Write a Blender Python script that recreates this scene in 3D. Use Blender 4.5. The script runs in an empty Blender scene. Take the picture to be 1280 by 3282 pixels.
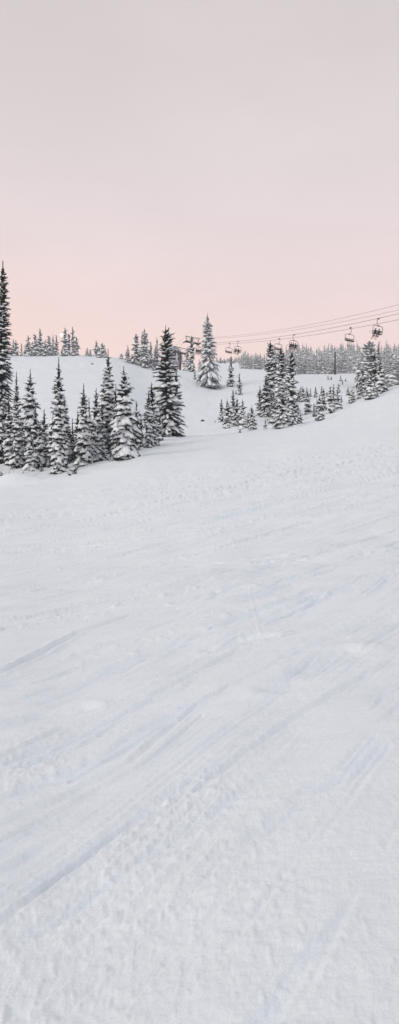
import bpy, math, random
import numpy as np
from mathutils import Vector, Matrix, Euler

F = 2527.0          # focal length of the view in photo pixels
PW, PH = 1280, 3282
CX, CY = 640.0, 1641.0
EYE = 1.6
sc = bpy.context.scene
COL = sc.collection

# ------------------------------------------------------------------ noise
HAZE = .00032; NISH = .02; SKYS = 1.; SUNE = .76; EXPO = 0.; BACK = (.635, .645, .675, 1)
SKY = [(.0, (.91,.65,.60)), (.20, (.885,.665,.62)), (.27, (.835,.665,.64)), (.35, (.775,.655,.645)), (.43, (.72,.64,.63)), (.56, (.66,.59,.58)), (.68, (.555,.61,.64)), (1., (.50,.58,.62))]
def _hash(ix, iy, seed):
    h = (ix.astype(np.int64) * 374761393 + iy.astype(np.int64) * 668265263 + seed * 974634777) & 0xFFFFFFFF
    h = ((h ^ (h >> 13)) * 1274126177) & 0xFFFFFFFF
    h = (h ^ (h >> 16)) & 0xFFFFFFFF
    return h
def gnoise(x, y, seed=0):
    ix = np.floor(x); iy = np.floor(y)
    fx = x - ix; fy = y - iy
    ux = fx*fx*fx*(fx*(fx*6-15)+10); uy = fy*fy*fy*(fy*(fy*6-15)+10)
    def g(ox, oy):
        a = _hash(ix+ox, iy+oy, seed) * (2*np.pi/4294967296.0)
        return np.cos(a)*(fx-ox) + np.sin(a)*(fy-oy)
    return ((g(0,0)*(1-ux)+g(1,0)*ux)*(1-uy) + (g(0,1)*(1-ux)+g(1,1)*ux)*uy) * 1.5
def fbm(x, y, seed=0, octv=4, gain=.5):
    s = 0; a = 1.0; t = 0
    for i in range(octv):
        s = s + a*gnoise(x*2**i + 17.3*i, y*2**i - 9.1*i, seed+i); t += a; a *= gain
    return s/t
def sstep(a, b, x):
    t = np.clip((x-a)/(b-a), 0, 1); return t*t*(3-2*t)

# ------------------------------------------------------------------ terrain
def pchip(x, y, xi):
    x = np.asarray(x, float); y = np.asarray(y, float); xi = np.asarray(xi, float)
    h = np.diff(x); d = np.diff(y)/h
    m = np.zeros_like(y)
    for k in range(1, len(x)-1):
        if d[k-1]*d[k] > 0:
            w1 = 2*h[k]+h[k-1]; w2 = h[k]+2*h[k-1]
            m[k] = (w1+w2)/(w1/d[k-1]+w2/d[k])
    m[0] = d[0]; m[-1] = d[-1]
    k = np.clip(np.searchsorted(x, xi)-1, 0, len(x)-2)
    t = np.clip((xi-x[k])/h[k], 0, 1)
    return ((2*t**3-3*t**2+1)*y[k] + (t**3-2*t**2+t)*h[k]*m[k] + (-2*t**3+3*t**2)*y[k+1] + (t**3-t**2)*h[k]*m[k+1])

TD = [15, 30, 50, 65, 75, 90, 105, 120, 135, 150, 170, 200, 250, 300, 400]
TP = {
 -400: [1890,1660,1555,1485,1435,1345,1275,1215,1172,1145,1136,1150,1175,1190,1210],
    0: [1860,1640,1540,1470,1420,1330,1262,1208,1168,1145,1137,1150,1175,1190,1210],
  200: [1850,1628,1515,1452,1400,1320,1255,1200,1163,1143,1138,1152,1175,1190,1210],
  340: [1835,1605,1490,1440,1387,1317,1255,1205,1168,1150,1144,1158,1175,1190,1210],
  480: [1815,1582,1468,1430,1403,1365,1312,1258,1210,1180,1174,1186,1190,1192,1205],
  600: [1797,1565,1460,1420,1401,1398,1362,1305,1240,1203,1190,1190,1192,1192,1200],
  700: [1780,1550,1448,1410,1397,1390,1355,1308,1260,1220,1188,1182,1184,1180,1163],
  850: [1760,1530,1438,1398,1383,1369,1345,1300,1255,1215,1191,1188,1188,1182,1165],
  960: [1745,1515,1420,1383,1369,1353,1335,1292,1252,1222,1208,1203,1192,1182,1165],
 1080: [1730,1500,1405,1363,1343,1323,1300,1272,1248,1230,1217,1204,1190,1175,1165],
 1180: [1720,1485,1390,1343,1318,1288,1268,1263,1262,1250,1225,1200,1180,1170,1160],
 1280: [1710,1470,1375,1323,1293,1260,1238,1237,1246,1242,1230,1210,1190,1175,1160],
 1700: [1660,1420,1320,1270,1240,1210,1195,1198,1205,1205,1200,1190,1180,1170,1160],
}
for _k in TP: TP[_k] = TP[_k][:14]+[(TP[_k][13]+TP[_k][14])/2, TP[_k][14], TP[_k][14]+6]
TD = TD[:14]+[350, 400, 440]
_px = np.array(sorted(TP)); _lD = np.linspace(math.log(15), math.log(1600), 420)
_tab = []
for p in _px:
    zs = [EYE + (CY-y)/F*d for d, y in zip(TD, TP[p])]
    _tab.append(pchip([0]+TD+[700, 1700], [0]+zs+[zs[-1]-2, zs[-1]-20], np.exp(_lD)))
_tab = np.array(_tab)
_uf = np.linspace(-400, 1700, 300)
_T = np.array([pchip(_px, _tab[:, j], _uf) for j in range(len(_lD))]).T   # (u, D)
def H0(X, Y):
    X = np.asarray(X, float); Y = np.asarray(Y, float)
    Ys = np.maximum(Y, .05)
    u = np.clip((X/Ys*F + CX + 400)/2100*299, 0, 298.999)
    v = np.clip((np.log(np.maximum(Ys, 15))-_lD[0])/(_lD[-1]-_lD[0])*419, 0, 418.999)
    iu = u.astype(int); iv = v.astype(int); fu = u-iu; fv = v-iv
    z = (_T[iu, iv]*(1-fu)+_T[iu+1, iv]*fu)*(1-fv) + (_T[iu, iv+1]*(1-fu)+_T[iu+1, iv+1]*fu)*fv
    z = np.where(Y < 15, z*np.maximum(Y, 0)/15, z)
    return z + np.where(Y < 0, .05*Y, 0)
def flow(X, Y):          # across-track coordinate of the ski tracks that sweep from near left to far right
    Yc = np.clip(Y, 0, 40)
    return X - .58*Y - .0004*Yc**3 - np.where(Y > 40, 1.9*(Y-40), 0)
def flow2(X, Y):         # the shallower sweep of the scraped, icy streaks
    Yc = np.clip(Y, 0, 40)
    return X - .85*Y - .0004*Yc**3
_rr = np.random.default_rng(5)
RUTS = []
for i in range(280):
    y0 = 1.5+32*_rr.random()**1.3; c = _rr.uniform(-.3*y0-.58*y0-.0004*y0**3-1.5, .3*y0-.58*y0-.0004*y0**3+.5); ln = _rr.uniform(1.2, 7)*(1+y0/10)
    _k = .45+.55*min(1, y0/9); RUTS.append((c, y0, ln, _rr.uniform(.006, .020)*(1+y0/4.5), _k*_rr.uniform(.003, .010)*(1+y0/4), _rr.uniform(0, 9)))
def cof(px, py, z=None):
    # ground point seen at a photo pixel near the camera
    lo, hi = 1.5, 60.
    u = (px-CX)/F
    for _ in range(50):
        m = (lo+hi)/2
        yy = CY-(float(H0(u*m, m))-EYE)/m*F
        if yy > py: lo = m
        else: hi = m
    return u*lo, lo
def rut_px(pts, w, d):
    P = [cof(*p) for p in pts]
    return (P, w, d)
PXRUTS = [rut_px([(0,2640),(200,2560),(420,2440),(640,2245),(900,2120)], .026, .017),
          rut_px([(0,2700),(240,2575),(460,2450),(650,2290)], .014, .012),
          rut_px([(0,2155),(120,2095),(250,2030),(420,1975)], .045, .035),
          rut_px([(0,2960),(160,2830),(330,2700),(520,2580)], .020, .018),
          rut_px([(800,1870),(806,1920),(822,1980),(838,2050)], .018, -.003),
          rut_px([(120,2185),(260,2140),(410,2095)], .03, .014),
          rut_px([(690,2080),(770,2060),(850,2048)], .08, .025),
          rut_px([(640,2530),(800,2400),(960,2290),(1180,2160),(1280,2110)], .026, .020),
          rut_px([(0,2420),(200,2330),(480,2230),(760,2090),(1130,1985)], .03, .024),
          rut_px([(700,2010),(900,1950),(1130,1890),(1280,1850)], .06, .04),
          rut_px([(0,1915),(160,1890),(300,1868)], .09, .05), rut_px([(620,1815),(760,1795),(900,1775)], .10, .05), rut_px([(820,1800),(1040,1790),(1280,1755)], .07, .05), rut_px([(230,2500),(360,2420),(560,2300)], .015, .010), rut_px([(560,1935),(680,1905),(800,1885)], .05, .04), rut_px([(200,1760),(420,1735),(640,1700)], .10, .05),
          rut_px([(0,2330),(140,2290),(270,2265)], .08, .025),
          rut_px([(900,2200),(1000,2140),(1130,2090)], .12, .035)]
def seg_dist(X, Y, P):
    best = np.full(X.shape, 1e9)
    for (x0, y0), (x1, y1) in zip(P[:-1], P[1:]):
        dx, dy = x1-x0, y1-y0; L2 = dx*dx+dy*dy
        t = np.clip(((X-x0)*dx+(Y-y0)*dy)/L2, 0, 1)
        best = np.minimum(best, np.hypot(X-x0-t*dx, Y-y0-t*dy))
    return best
MOUNDS = []
def detail(X, Y):
    """fine relief of the snow: clumps, ridges and ski tracks; returns height and iciness"""
    c = flow(X, Y)
    near = 1-sstep(18, 45, Y)
    mask = sstep(-.1, .35, fbm(c*.9, Y*.16, 11, 3))            # streaky zones of broken snow
    mask2 = sstep(-.1, .4, fbm(c*.9+7, Y*.22, 31, 2))
    wx = fbm(X*2, Y*2, 3, 2)*.2
    clump = fbm(X*4.2+wx, Y*3.4, 21, 4, .6)
    fine = fbm(X*16, Y*13, 41, 3, .6)
    edge = np.clip(clump-.05, 0, .5)
    clump2 = np.clip(fbm(X*9+3, Y*7, 25, 3, .6)-.08, 0, .5)
    calm = .35+.65*sstep(-.2, .25, fbm(X*.45+3, Y*.3, 57, 3)-.12*X*(1-sstep(3, 9, Y)))
    z = calm*(edge*.008*mask + clump2*.019*(.05+mask) + fine*.007*(.25+mask) + np.clip(fbm(X*24, Y*19, 43, 2)-.15, 0, .4)*.018*(.06+mask) + fbm(c*5.5, Y*.6, 51, 3)*.010*(.2+mask2) + fbm(c*1.6, Y*.3, 53, 3)*.03*(.3+mask2) + clump*.003)*near
    farm = sstep(10, 40, Y)
    z = z + farm*(fbm(c*.35, Y*.10, 61, 4)*.22 + fbm(X*.5, Y*.5, 63, 4)*.10)*np.clip(Y/70, .25, 1.)*(1-.6*sstep(150, 300, Y))
    z = z + fbm(X*.35, Y*.3, 71, 3)*.10*sstep(2, 14, Y)
    hill = sstep(75, 100, Y)
    z = z + hill*fbm(X*.05, Y*.22, 77, 4)*.38*(1-.6*sstep(160, 300, Y))
    c2 = flow2(X, Y)
    patch = fbm(c2*2.6/(1+Y*.03)+.35*fbm(X*1.3, Y*1.3, 82, 2), X*.42, 81, 4, .55)
    midm = sstep(5, 10, Y)*(1-sstep(26, 36, Y))*sstep(-.05, .3, fbm((X-1.1*Y)*.28, X*.09, 58, 3))
    z = z + midm*(np.clip(fbm(X*5, Y*2.2, 59, 3)-.08, 0, .5)*.085+np.clip(fbm(c2*3, X*.45, 60, 3)-.1, 0, .4)*.05*(Y/12))
    ice = sstep(.12, .5, patch+.22*fbm(X*6, Y*6, 83, 3)+.10*fbm(c2*9, X*1.5, 84, 2))*(1-sstep(22, 34, Y))*.40
    z = z + (-.020*sstep(.1, .4, patch)*(1+fbm(c2*8, X*2, 85, 3)))*near
    w8 = np.zeros_like(X)
    m = Y < 45
    Xs, Ys, cs = X[m], Y[m], c[m]; zz = np.zeros_like(Xs); ic = np.zeros_like(Xs)
    wob = fbm(Xs*.25, Ys*.25, 91, 2)*.35+fbm(Xs*2.5, Ys*1.2, 92, 2)*.02
    brk = sstep(-.25, .1, fbm(Xs*1.7, Ys*.8, 93, 3))
    for c0, y0, ln, w, d, sd in RUTS:
        q = (cs+wob-c0)/w
        on = sstep(0, .25*ln, Ys-y0)*(1-sstep(.7*ln, ln, Ys-y0))
        g = np.exp(-q*q)-.7*np.exp(-(q-1.9)**2)
        zz -= d*g*on*brk
        ic += .22*np.exp(-q*q*.4)*on*brk*(Ys > 4)
    rag = 1+.5*fbm(Xs*5, Ys*5, 95, 3)
    for P, w, d in PXRUTS:
        dd = seg_dist(Xs, Ys, P)+fbm(Xs*1.5, Ys*1.5, 97, 2)*w*.6
        q = dd/w
        zz -= d*(np.exp(-q*q)-.55*np.exp(-(q-1.9)**2*1.5))*rag
        ic += .12*np.exp(-q*q*.5)*(d > 0)
    z[m] += zz; ice[m] += ic*.8*(.5+.5*sstep(-.1,.4,fbm(Xs*1.3, Ys*1.3, 99, 2)))
    for x0, y0, r, h in MOUNDS:
        m = (np.abs(X-x0) < 3*r) & (np.abs(Y-y0) < 3*r)
        z[m] += h*np.exp(-((X[m]-x0)**2+(Y[m]-y0)**2)/(r*r))
    return z, np.clip(ice, 0, 1)
def proj_y(px, D):
    return CY-(float(H0((px-CX)/F*D, D))-EYE)/D*F
def depth_at(px, yb, dlo=38., dhi=172.):
    D = dlo
    while D < dhi:
        if proj_y(px, D) <= yb: return D
        D += .4
    return dhi
def spot(px, base):
    D = float(base) if base < 1000 else depth_at(px, base)
    x = (px-CX)/F*D
    return x, D, float(H0(x, D))
def pt(px, py, D):
    return Vector(((px-CX)/F*D, D, EYE+(CY-py)/F*D))

# ------------------------------------------------------------------ materials
def mat(name, col, rough=.7, spec=.3, metal=0, emis=None, es=0):
    m = bpy.data.materials.new(name); m.use_nodes = True
    b = m.node_tree.nodes['Principled BSDF']
    b.inputs['Base Color'].default_value = (*col, 1); b.inputs['Roughness'].default_value = rough
    b.inputs['Specular IOR Level'].default_value = spec; b.inputs['Metallic'].default_value = metal
    if emis: b.inputs['Emission Color'].default_value = (*emis, 1); b.inputs['Emission Strength'].default_value = es
    return m
def noisy(m, c1, c2, scale, lo=.4, hi=.6, det=4, bump=0, bdist=.01, coord='Object'):
    nt = m.node_tree; b = nt.nodes['Principled BSDF']
    tc = nt.nodes.new('ShaderNodeTexCoord'); n = nt.nodes.new('ShaderNodeTexNoise')
    n.inputs['Scale'].default_value = scale; n.inputs['Detail'].default_value = det
    r = nt.nodes.new('ShaderNodeValToRGB')
    r.color_ramp.elements[0].position = lo; r.color_ramp.elements[1].position = hi
    r.color_ramp.elements[0].color = (*c1, 1); r.color_ramp.elements[1].color = (*c2, 1)
    nt.links.new(tc.outputs[coord], n.inputs['Vector']); nt.links.new(n.outputs['Fac'], r.inputs['Fac'])
    nt.links.new(r.outputs['Color'], b.inputs['Base Color'])
    if bump:
        bp = nt.nodes.new('ShaderNodeBump'); bp.inputs['Strength'].default_value = bump; bp.inputs['Distance'].default_value = bdist
        nt.links.new(n.outputs['Fac'], bp.inputs['Height']); nt.links.new(bp.outputs['Normal'], b.inputs['Normal'])
    return m
M = {}
M['ground'] = mat('packed_snow', (.84, .85, .875), .75, .25)
def ground_nodes():
    nt = M['ground'].node_tree; b = nt.nodes['Principled BSDF']; N = nt.nodes.new; Lk = nt.links.new
    at = N('ShaderNodeAttribute'); at.attribute_name = 'ice'
    mx = N('ShaderNodeMix'); mx.data_type = 'RGBA'
    mx.inputs['A'].default_value = (.825, .838, .865, 1); mx.inputs['B'].default_value = (.68, .745, .86, 1)
    Lk(at.outputs['Fac'], mx.inputs['Factor'])
    tc = N('ShaderNodeTexCoord')
    n0 = N('ShaderNodeTexNoise'); n0.inputs['Scale'].default_value = 2.2; n0.inputs['Detail'].default_value = 5
    Lk(tc.outputs['Object'], n0.inputs['Vector'])
    r = N('ShaderNodeMapRange'); r.inputs['From Min'].default_value = .3; r.inputs['From Max'].default_value = .7
    r.inputs['To Min'].default_value = .965; r.inputs['To Max'].default_value = 1.015
    Lk(n0.outputs['Fac'], r.inputs['Value'])
    m2 = N('ShaderNodeMix'); m2.data_type = 'RGBA'; m2.blend_type = 'MULTIPLY'; m2.inputs['Factor'].default_value = 1
    Lk(mx.outputs['Result'], m2.inputs['A']); Lk(r.outputs['Result'], m2.inputs['B'])
    Lk(m2.outputs['Result'], b.inputs['Base Color'])
    n1 = N('ShaderNodeTexNoise'); n1.inputs['Scale'].default_value = 26; n1.inputs['Detail'].default_value = 6; n1.inputs['Roughness'].default_value = .65
    n2 = N('ShaderNodeTexNoise'); n2.inputs['Scale'].default_value = 160; n2.inputs['Detail'].default_value = 3
    Lk(tc.outputs['Object'], n1.inputs['Vector']); Lk(tc.outputs['Object'], n2.inputs['Vector'])
    b1 = N('ShaderNodeBump'); b1.inputs['Strength'].default_value = .55; b1.inputs['Distance'].default_value = .012
    b2 = N('ShaderNodeBump'); b2.inputs['Strength'].default_value = .25; b2.inputs['Distance'].default_value = .003
    a2 = N('ShaderNodeAttribute'); a2.attribute_name = 'track'
    ms = N('ShaderNodeMapping'); ms.inputs['Scale'].default_value = (8, 4.2, 1)
    n5 = N('ShaderNodeTexNoise'); n5.inputs['Scale'].default_value = 1.0; n5.inputs['Detail'].default_value = 6; n5.inputs['Roughness'].default_value = .7
    Lk(a2.outputs['Vector'], ms.inputs['Vector']); Lk(ms.outputs['Vector'], n5.inputs['Vector'])
    b5 = N('ShaderNodeBump'); b5.inputs['Strength'].default_value = .6; b5.inputs['Distance'].default_value = .022
    Lk(n5.outputs['Fac'], b5.inputs['Height'])
    mp = N('ShaderNodeMapping'); mp.inputs['Scale'].default_value = (.35, 1.6, 1); mp.inputs['Rotation'].default_value = (0, 0, .12)
    n3 = N('ShaderNodeTexNoise'); n3.inputs['Scale'].default_value = .7; n3.inputs['Detail'].default_value = 6; n3.inputs['Roughness'].default_value = .6
    Lk(tc.outputs['Object'], mp.inputs['Vector']); Lk(mp.outputs['Vector'], n3.inputs['Vector'])
    b3 = N('ShaderNodeBump'); b3.inputs['Strength'].default_value = .3; b3.inputs['Distance'].default_value = .16
    Lk(n3.outputs['Fac'], b3.inputs['Height']); Lk(b5.outputs['Normal'], b3.inputs['Normal'])
    Lk(n1.outputs['Fac'], b1.inputs['Height']); Lk(b3.outputs['Normal'], b1.inputs['Normal'])
    Lk(n2.outputs['Fac'], b2.inputs['Height']); Lk(b1.outputs['Normal'], b2.inputs['Normal'])
    Lk(b2.outputs['Normal'], b.inputs['Normal'])
ground_nodes()
M['snow'] = noisy(mat('clinging_snow', (.86, .87, .89), .8, .2), (.86, .868, .89), (.93, .935, .95), 5, .35, .65, 5, .5, .04)
M['needles'] = noisy(mat('dark_needles', (.02, .025, .022), .8, .2), (.010, .014, .012), (.045, .052, .044), 9, .35, .7)
M['frost'] = noisy(mat('frosted_needles', (.05, .055, .055), .85, .2), (.03, .034, .034), (.42, .43, .45), 6, .40, .62, 5)
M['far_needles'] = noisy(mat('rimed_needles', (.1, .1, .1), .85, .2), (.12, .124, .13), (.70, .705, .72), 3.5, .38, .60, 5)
M['bark'] = noisy(mat('bark', (.05, .04, .035), .9, .2), (.03, .024, .02), (.09, .075, .065), 14)
M['steel'] = noisy(mat('painted_steel', (.03, .026, .03), .6, .3, .1), (.026, .022, .026), (.05, .043, .047), 3)
M['galv'] = noisy(mat('galvanised_steel', (.12, .105, .11), .5, .4, .4), (.06, .052, .058), (.10, .09, .096), 2)
M['cable'] = mat('wire_rope', (.06, .05, .055), .6, .3, .3)
M['shell'] = noisy(mat('station_shell', (.5, .5, .52), .6, .3), (.42, .42, .45), (.6, .6, .63), 1.2)
M['glass'] = mat('dark_glass', (.012, .013, .016), .15, .5)
M['seatpad'] = mat('seat_vinyl', (.018, .016, .018), .8, .15)
M['cloth_black'] = noisy(mat('black_ski_clothing', (.015, .015, .018), .85, .2), (.012, .012, .015), (.03, .03, .034), 8)
M['cloth_grey'] = noisy(mat('charcoal_ski_clothing', (.03, .028, .035), .85, .2), (.022, .02, .026), (.05, .046, .055), 8)
M['skin'] = mat('skin', (.5, .32, .24), .6, .3)
M['ski'] = mat('ski_topsheet', (.10, .09, .10), .4, .4)
M['board'] = mat('snowboard_topsheet', (.35, .31, .33), .4, .4)
M['lamp'] = mat('lit_lamp', (1, .95, .8), .5, .2, 0, (1, .93, .78), 3.2)
M['wood'] = noisy(mat('weathered_pole_wood', (.04, .032, .03), .9, .2), (.025, .02, .02), (.07, .06, .055), 6)
M['rock'] = noisy(mat('dark_rock', (.06, .06, .065), .9, .2), (.04, .04, .045), (.14, .14, .15), 5)
M['twig'] = mat('bare_twig_bark', (.06, .045, .04), .9, .2)

# ------------------------------------------------------------------ mesh helpers
def mesh_np(name, V, Fq, mats, mi=None, smooth=True):
    """V (n,3); Fq list of (k, array(m,k)) blocks"""
    me = bpy.data.meshes.new(name)
    V = np.asarray(V, np.float32)
    me.vertices.add(len(V)); me.vertices.foreach_set('co', V.ravel())
    loops = np.concatenate([f.ravel() for f in Fq]).astype(np.int32)
    sizes = np.concatenate([np.full(len(f), f.shape[1]) for f in Fq]).astype(np.int32)
    starts = np.concatenate([[0], np.cumsum(sizes)[:-1]]).astype(np.int32)
    me.loops.add(len(loops)); me.loops.foreach_set('vertex_index', loops)
    me.polygons.add(len(sizes)); me.polygons.foreach_set('loop_start', starts); me.polygons.foreach_set('loop_total', sizes)
    if smooth: me.polygons.foreach_set('use_smooth', np.ones(len(sizes), bool))
    for m in mats: me.materials.append(m)
    if mi is not None: me.polygons.foreach_set('material_index', np.asarray(mi, np.int32))
    me.update(calc_edges=True); me.validate()
    return me
class MB:
    def __init__(s): s.v = []; s.f = []; s.n = 0
    def add(s, V, Fs):
        s.v.append(np.asarray(V, float)); s.f += [tuple(i+s.n for i in f) for f in Fs]; s.n += len(V); return s
    def box(s, c, size, rot=None, bev=.12):
        # bevelled box: 24 corner points
        hx, hy, hz = [a/2 for a in size]; b = bev*min(hx, hy, hz)*2
        import bmesh
        bm = bmesh.new(); bmesh.ops.create_cube(bm, size=1)
        for v in bm.verts: v.co = Vector((v.co.x*2*hx, v.co.y*2*hy, v.co.z*2*hz))
        if b > 0: bmesh.ops.bevel(bm, geom=bm.edges[:], offset=b*.5, segments=1, affect='EDGES', profile=.5)
        R = (rot if rot is not None else Matrix.Identity(3))
        V = [tuple(R @ v.co + Vector(c)) for v in bm.verts]; Fs = [tuple(v.index for v in f.verts) for f in bm.faces]
        bm.free(); return s.add(V, Fs)
    def tube(s, pts, r, n=8, cap=True):
        pts = [Vector(p) for p in pts]; rs = r if isinstance(r, (list, tuple)) else [r]*len(pts)
        V = []; up = Vector((0, 0, 1))
        prev = None
        for i, p in enumerate(pts):
            t = (pts[min(i+1, len(pts)-1)]-pts[max(i-1, 0)]).normalized()
            if prev is None:
                a = up if abs(t.z) < .9 else Vector((1, 0, 0))
                x = t.cross(a).normalized()
            else:
                x = (prev-t*prev.dot(t)).normalized()
            prev = x; y = t.cross(x)
            for k in range(n):
                an = 2*math.pi*k/n; V.append(tuple(p+(x*math.cos(an)+y*math.sin(an))*rs[i]))
        Fs = [(i*n+k, i*n+(k+1) % n, (i+1)*n+(k+1) % n, (i+1)*n+k) for i in range(len(pts)-1) for k in range(n)]
        if cap: Fs += [tuple(range(n))[::-1], tuple((len(pts)-1)*n+k for k in range(n))]
        return s.add(V, Fs)
    def build(s, name, m, parent=None, smooth=False, loc=None):
        me = bpy.data.meshes.new(name); me.from_pydata([tuple(v) for v in np.concatenate(s.v)], [], s.f)
        me.materials.append(m)
        if smooth: me.polygons.foreach_set('use_smooth', [True]*len(me.polygons))
        me.update(); o = bpy.data.objects.new(name, me); COL.objects.link(o)
        if parent: o.parent = parent
        if loc: o.location = loc
        return o
def arc(pts, n=4, rad=.25):
    """round the corners of a polyline"""
    P = [Vector(p) for p in pts]; out = [P[0]]
    for i in range(1, len(P)-1):
        a, b, c = P[i-1], P[i], P[i+1]
        d1 = (a-b); d2 = (c-b); r = min(rad, d1.length*.45, d2.length*.45)
        p0 = b+d1.normalized()*r; p2 = b+d2.normalized()*r
        for k in range(n+1):
            t = k/n; out.append(p0*(1-t)**2+b*2*t*(1-t)+p2*t*t)
    return out+[P[-1]]
def tag(o, label, cat, group=None, kind=None):
    if label: o['label'] = label
    if cat: o['category'] = cat
    if group: o['group'] = group
    if kind: o['kind'] = kind
    return o
def empty(name, loc=(0, 0, 0), rz=0):
    o = bpy.data.objects.new(name, None); COL.objects.link(o); o.location = loc; o.rotation_euler = (0, 0, rz)
    o.empty_display_size = .3; return o
def part(name, me, parent):
    o = bpy.data.objects.new(name, me); COL.objects.link(o); o.parent = parent; return o
def copy_thing(o, parent=None):
    c = o.copy(); COL.objects.link(c)
    if parent: c.parent = parent
    for ch in list(o.children): copy_thing(ch, c)
    return c

# ------------------------------------------------------------------ trees
def tube_blocks(C, S, U, w, tt, tb, n=6):
    """C,S,U (B,K,3) centre, side, up; w, tt, tb (B,K) half width, thickness above, below -> verts and quads"""
    B, K = w.shape
    a = np.linspace(0, 2*np.pi, n, endpoint=False)
    ca, sa = np.cos(a), np.sin(a)
    th = np.where(sa[None, None] > 0, tt[..., None], tb[..., None])*sa
    V = C[:, :, None] + S[:, :, None]*(w[..., None]*ca)[..., None] + U[:, :, None]*th[..., None]
    V[..., 2] -= (w[..., None]*ca**2*.45)
    idx = np.arange(B*K*n).reshape(B, K, n)
    q = np.stack([idx[:, :-1], np.roll(idx, -1, 2)[:, :-1], np.roll(idx, -1, 2)[:, 1:], idx[:, 1:]], -1).reshape(-1, 4)
    return V.reshape(-1, 3), q
def gen_tree(seed, H, R, p=.7, gap=.32, nbr=7, snow=.9, droop=1., padmax=.26, tw=4, irr=.2, lowcut=.0, skirt=1., topsnow=.45, broad=False, kk=6, coref=.42, lop=None, spk=.36):
    rng = np.random.default_rng(seed)
    nl = max(6, int(H/gap))
    hs, Ls, az = [], [], []
    a0 = rng.uniform(0, 6)
    for i in range(nl):
        t = .03+lowcut+(.94-.03-lowcut)*(i+.3)/nl
        if broad: pr = min(1, 1.9*(1-t)**.6)*(.8+.2*math.sin(t*9+seed))
        elif p == 0: pr = 1-math.exp(-((1-t)/spk)**1.2)
        else: pr = (1-t)**p
        pr *= .72*skirt+(1-.72*skirt)*min(1, t/.14)
        pr = max(pr, .035)
        n = max(3, int(round(nbr*(.45+.55*(1-t)**.5))))
        lv = 1+rng.normal(0, irr*.6)
        if rng.random() < .12: lv *= .72
        for k in range(n):
            a = a0+2*math.pi*(k+rng.uniform(-.28, .28))/n
            f = 1.
            if lop is not None: f = 1+lop[0]*math.cos(a-lop[1])*math.sin(t*lop[2]+seed)
            L = R*pr*max(.35, lv*f*(1+rng.normal(0, irr*.45)))
            hs.append(H*min(.97, max(.01, t+rng.uniform(-1.1, 1.1)*.94/nl))); Ls.append(min(L, R*1.15)); az.append(a)
        a0 += 2.4
    h = np.array(hs); L = np.array(Ls); az = np.array(az); B = len(h); t = h/H
    d = np.stack([np.cos(az), np.sin(az), 0*az], -1); sd = np.stack([-np.sin(az), np.cos(az), 0*az], -1)
    e0 = (-.18+.75*t)*rng.uniform(.6, 1.3, B); dr = droop*(.62-.5*t)*rng.uniform(.7, 1.3, B)
    def spine(s):     # s (B,K)
        r = L[:, None]*s
        z = h[:, None]+L[:, None]*(e0[:, None]*s-dr[:, None]*s*s)
        V = d[:, None]*r[..., None]; V = V.copy(); V[..., 2] = np.maximum(z, .04+.02*s)
        return V
    W = np.clip(L*.42, .04, padmax)*rng.uniform(.65, 1.35, B)
    up = np.array([0, 0, 1.])
    # dark under-branch
    K = kk
    v = np.linspace(0, 1, K)[None].repeat(B, 0)
    s = .06+.96*v
    prof = np.clip(np.sin(np.pi*(.2+.78*v)), .02, 1)**.7*(1-.25*v)
    rg = rng.uniform(.55, 1.2, (B, K)); rg[:, -1] = .25
    C = spine(s); C[..., 2] -= (W*.22)[:, None]
    S = sd[:, None].repeat(K, 1); U = np.broadcast_to(up, C.shape)
    Vd, Qd = tube_blocks(C, S, U, W[:, None]*prof*rg*1.05, W[:, None]*.14*prof, W[:, None]*.30*prof*rg, 6)
    fV = [Vd]; fQ = [Qd]; nV = len(Vd); fT = []
    # twigs
    J = tw
    for side in (-1, 1):
        s = np.linspace(.22, .97, J)[None]+rng.uniform(-.08, .08, (B, J))
        A = spine(s); A[..., 2] -= (W*.12)[:, None]
        ln = (W[:, None]*rng.uniform(.95, 1.55, (B, J))*(1.15-.45*s))
        dirv = sd[:, None]*side*rng.uniform(.6, 1, (B, J, 1))+d[:, None]*rng.uniform(.35, .9, (B, J, 1))
        dirv[..., 2] += -.35-.5*rng.random((B, J))*(1-t[:, None])*min(droop, 1.1)
        dirv /= np.linalg.norm(dirv, axis=-1, keepdims=True)
        T = A+dirv*ln[..., None]
        nr = np.cross(dirv, up+rng.normal(0, .35, (B, J, 3))); nr /= np.linalg.norm(nr, axis=-1, keepdims=True)+1e-9
        bw = (.012+ln*.13)[..., None]
        mid = A*.5+T*.5
        X = np.stack([A, mid+nr*bw, T, mid-nr*bw], 2).reshape(-1, 3); X[:, 2] = np.maximum(X[:, 2], .01)
        fV.append(X); fQ.append(np.arange(nV, nV+len(X)).reshape(-1, 4)); nV += len(X)
    # tip twigs: fans at branch ends
    for k in range(3):
        A = spine(np.full((B, 1), .86))[:, 0]
        dirv = d+sd*(k-1)*.45+rng.normal(0, .12, (B, 3)); dirv[:, 2] += np.maximum(e0-2*dr*.8, -.9)
        dirv /= np.linalg.norm(dirv, axis=-1, keepdims=True)
        ln = .06+L*.16+W*.35
        T = A+dirv*ln[:, None]; nr = np.cross(dirv, up); nr /= np.linalg.norm(nr, axis=-1, keepdims=True)+1e-9
        bw = (.012+ln*.12)[:, None]; mid = A*.5+T*.5
        X = np.stack([A, mid+nr*bw, T, mid-nr*bw], 1).reshape(-1, 3); X[:, 2] = np.maximum(X[:, 2], .01)
        fV.append(X); fQ.append(np.arange(nV, nV+len(X)).reshape(-1, 4)); nV += len(X)
    # ragged inner core
    NR = nl*2; n = 9
    tt = np.linspace(.01+lowcut, .96, NR)
    rr = (1-np.exp(-((1-tt)/spk)**1.2) if p == 0 else (1-tt)**p) if not broad else np.minimum(1, 1.9*(1-tt)**.6)
    rr = R*coref*rr*np.where(np.arange(NR) % 2, 1.15, .72)
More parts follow.
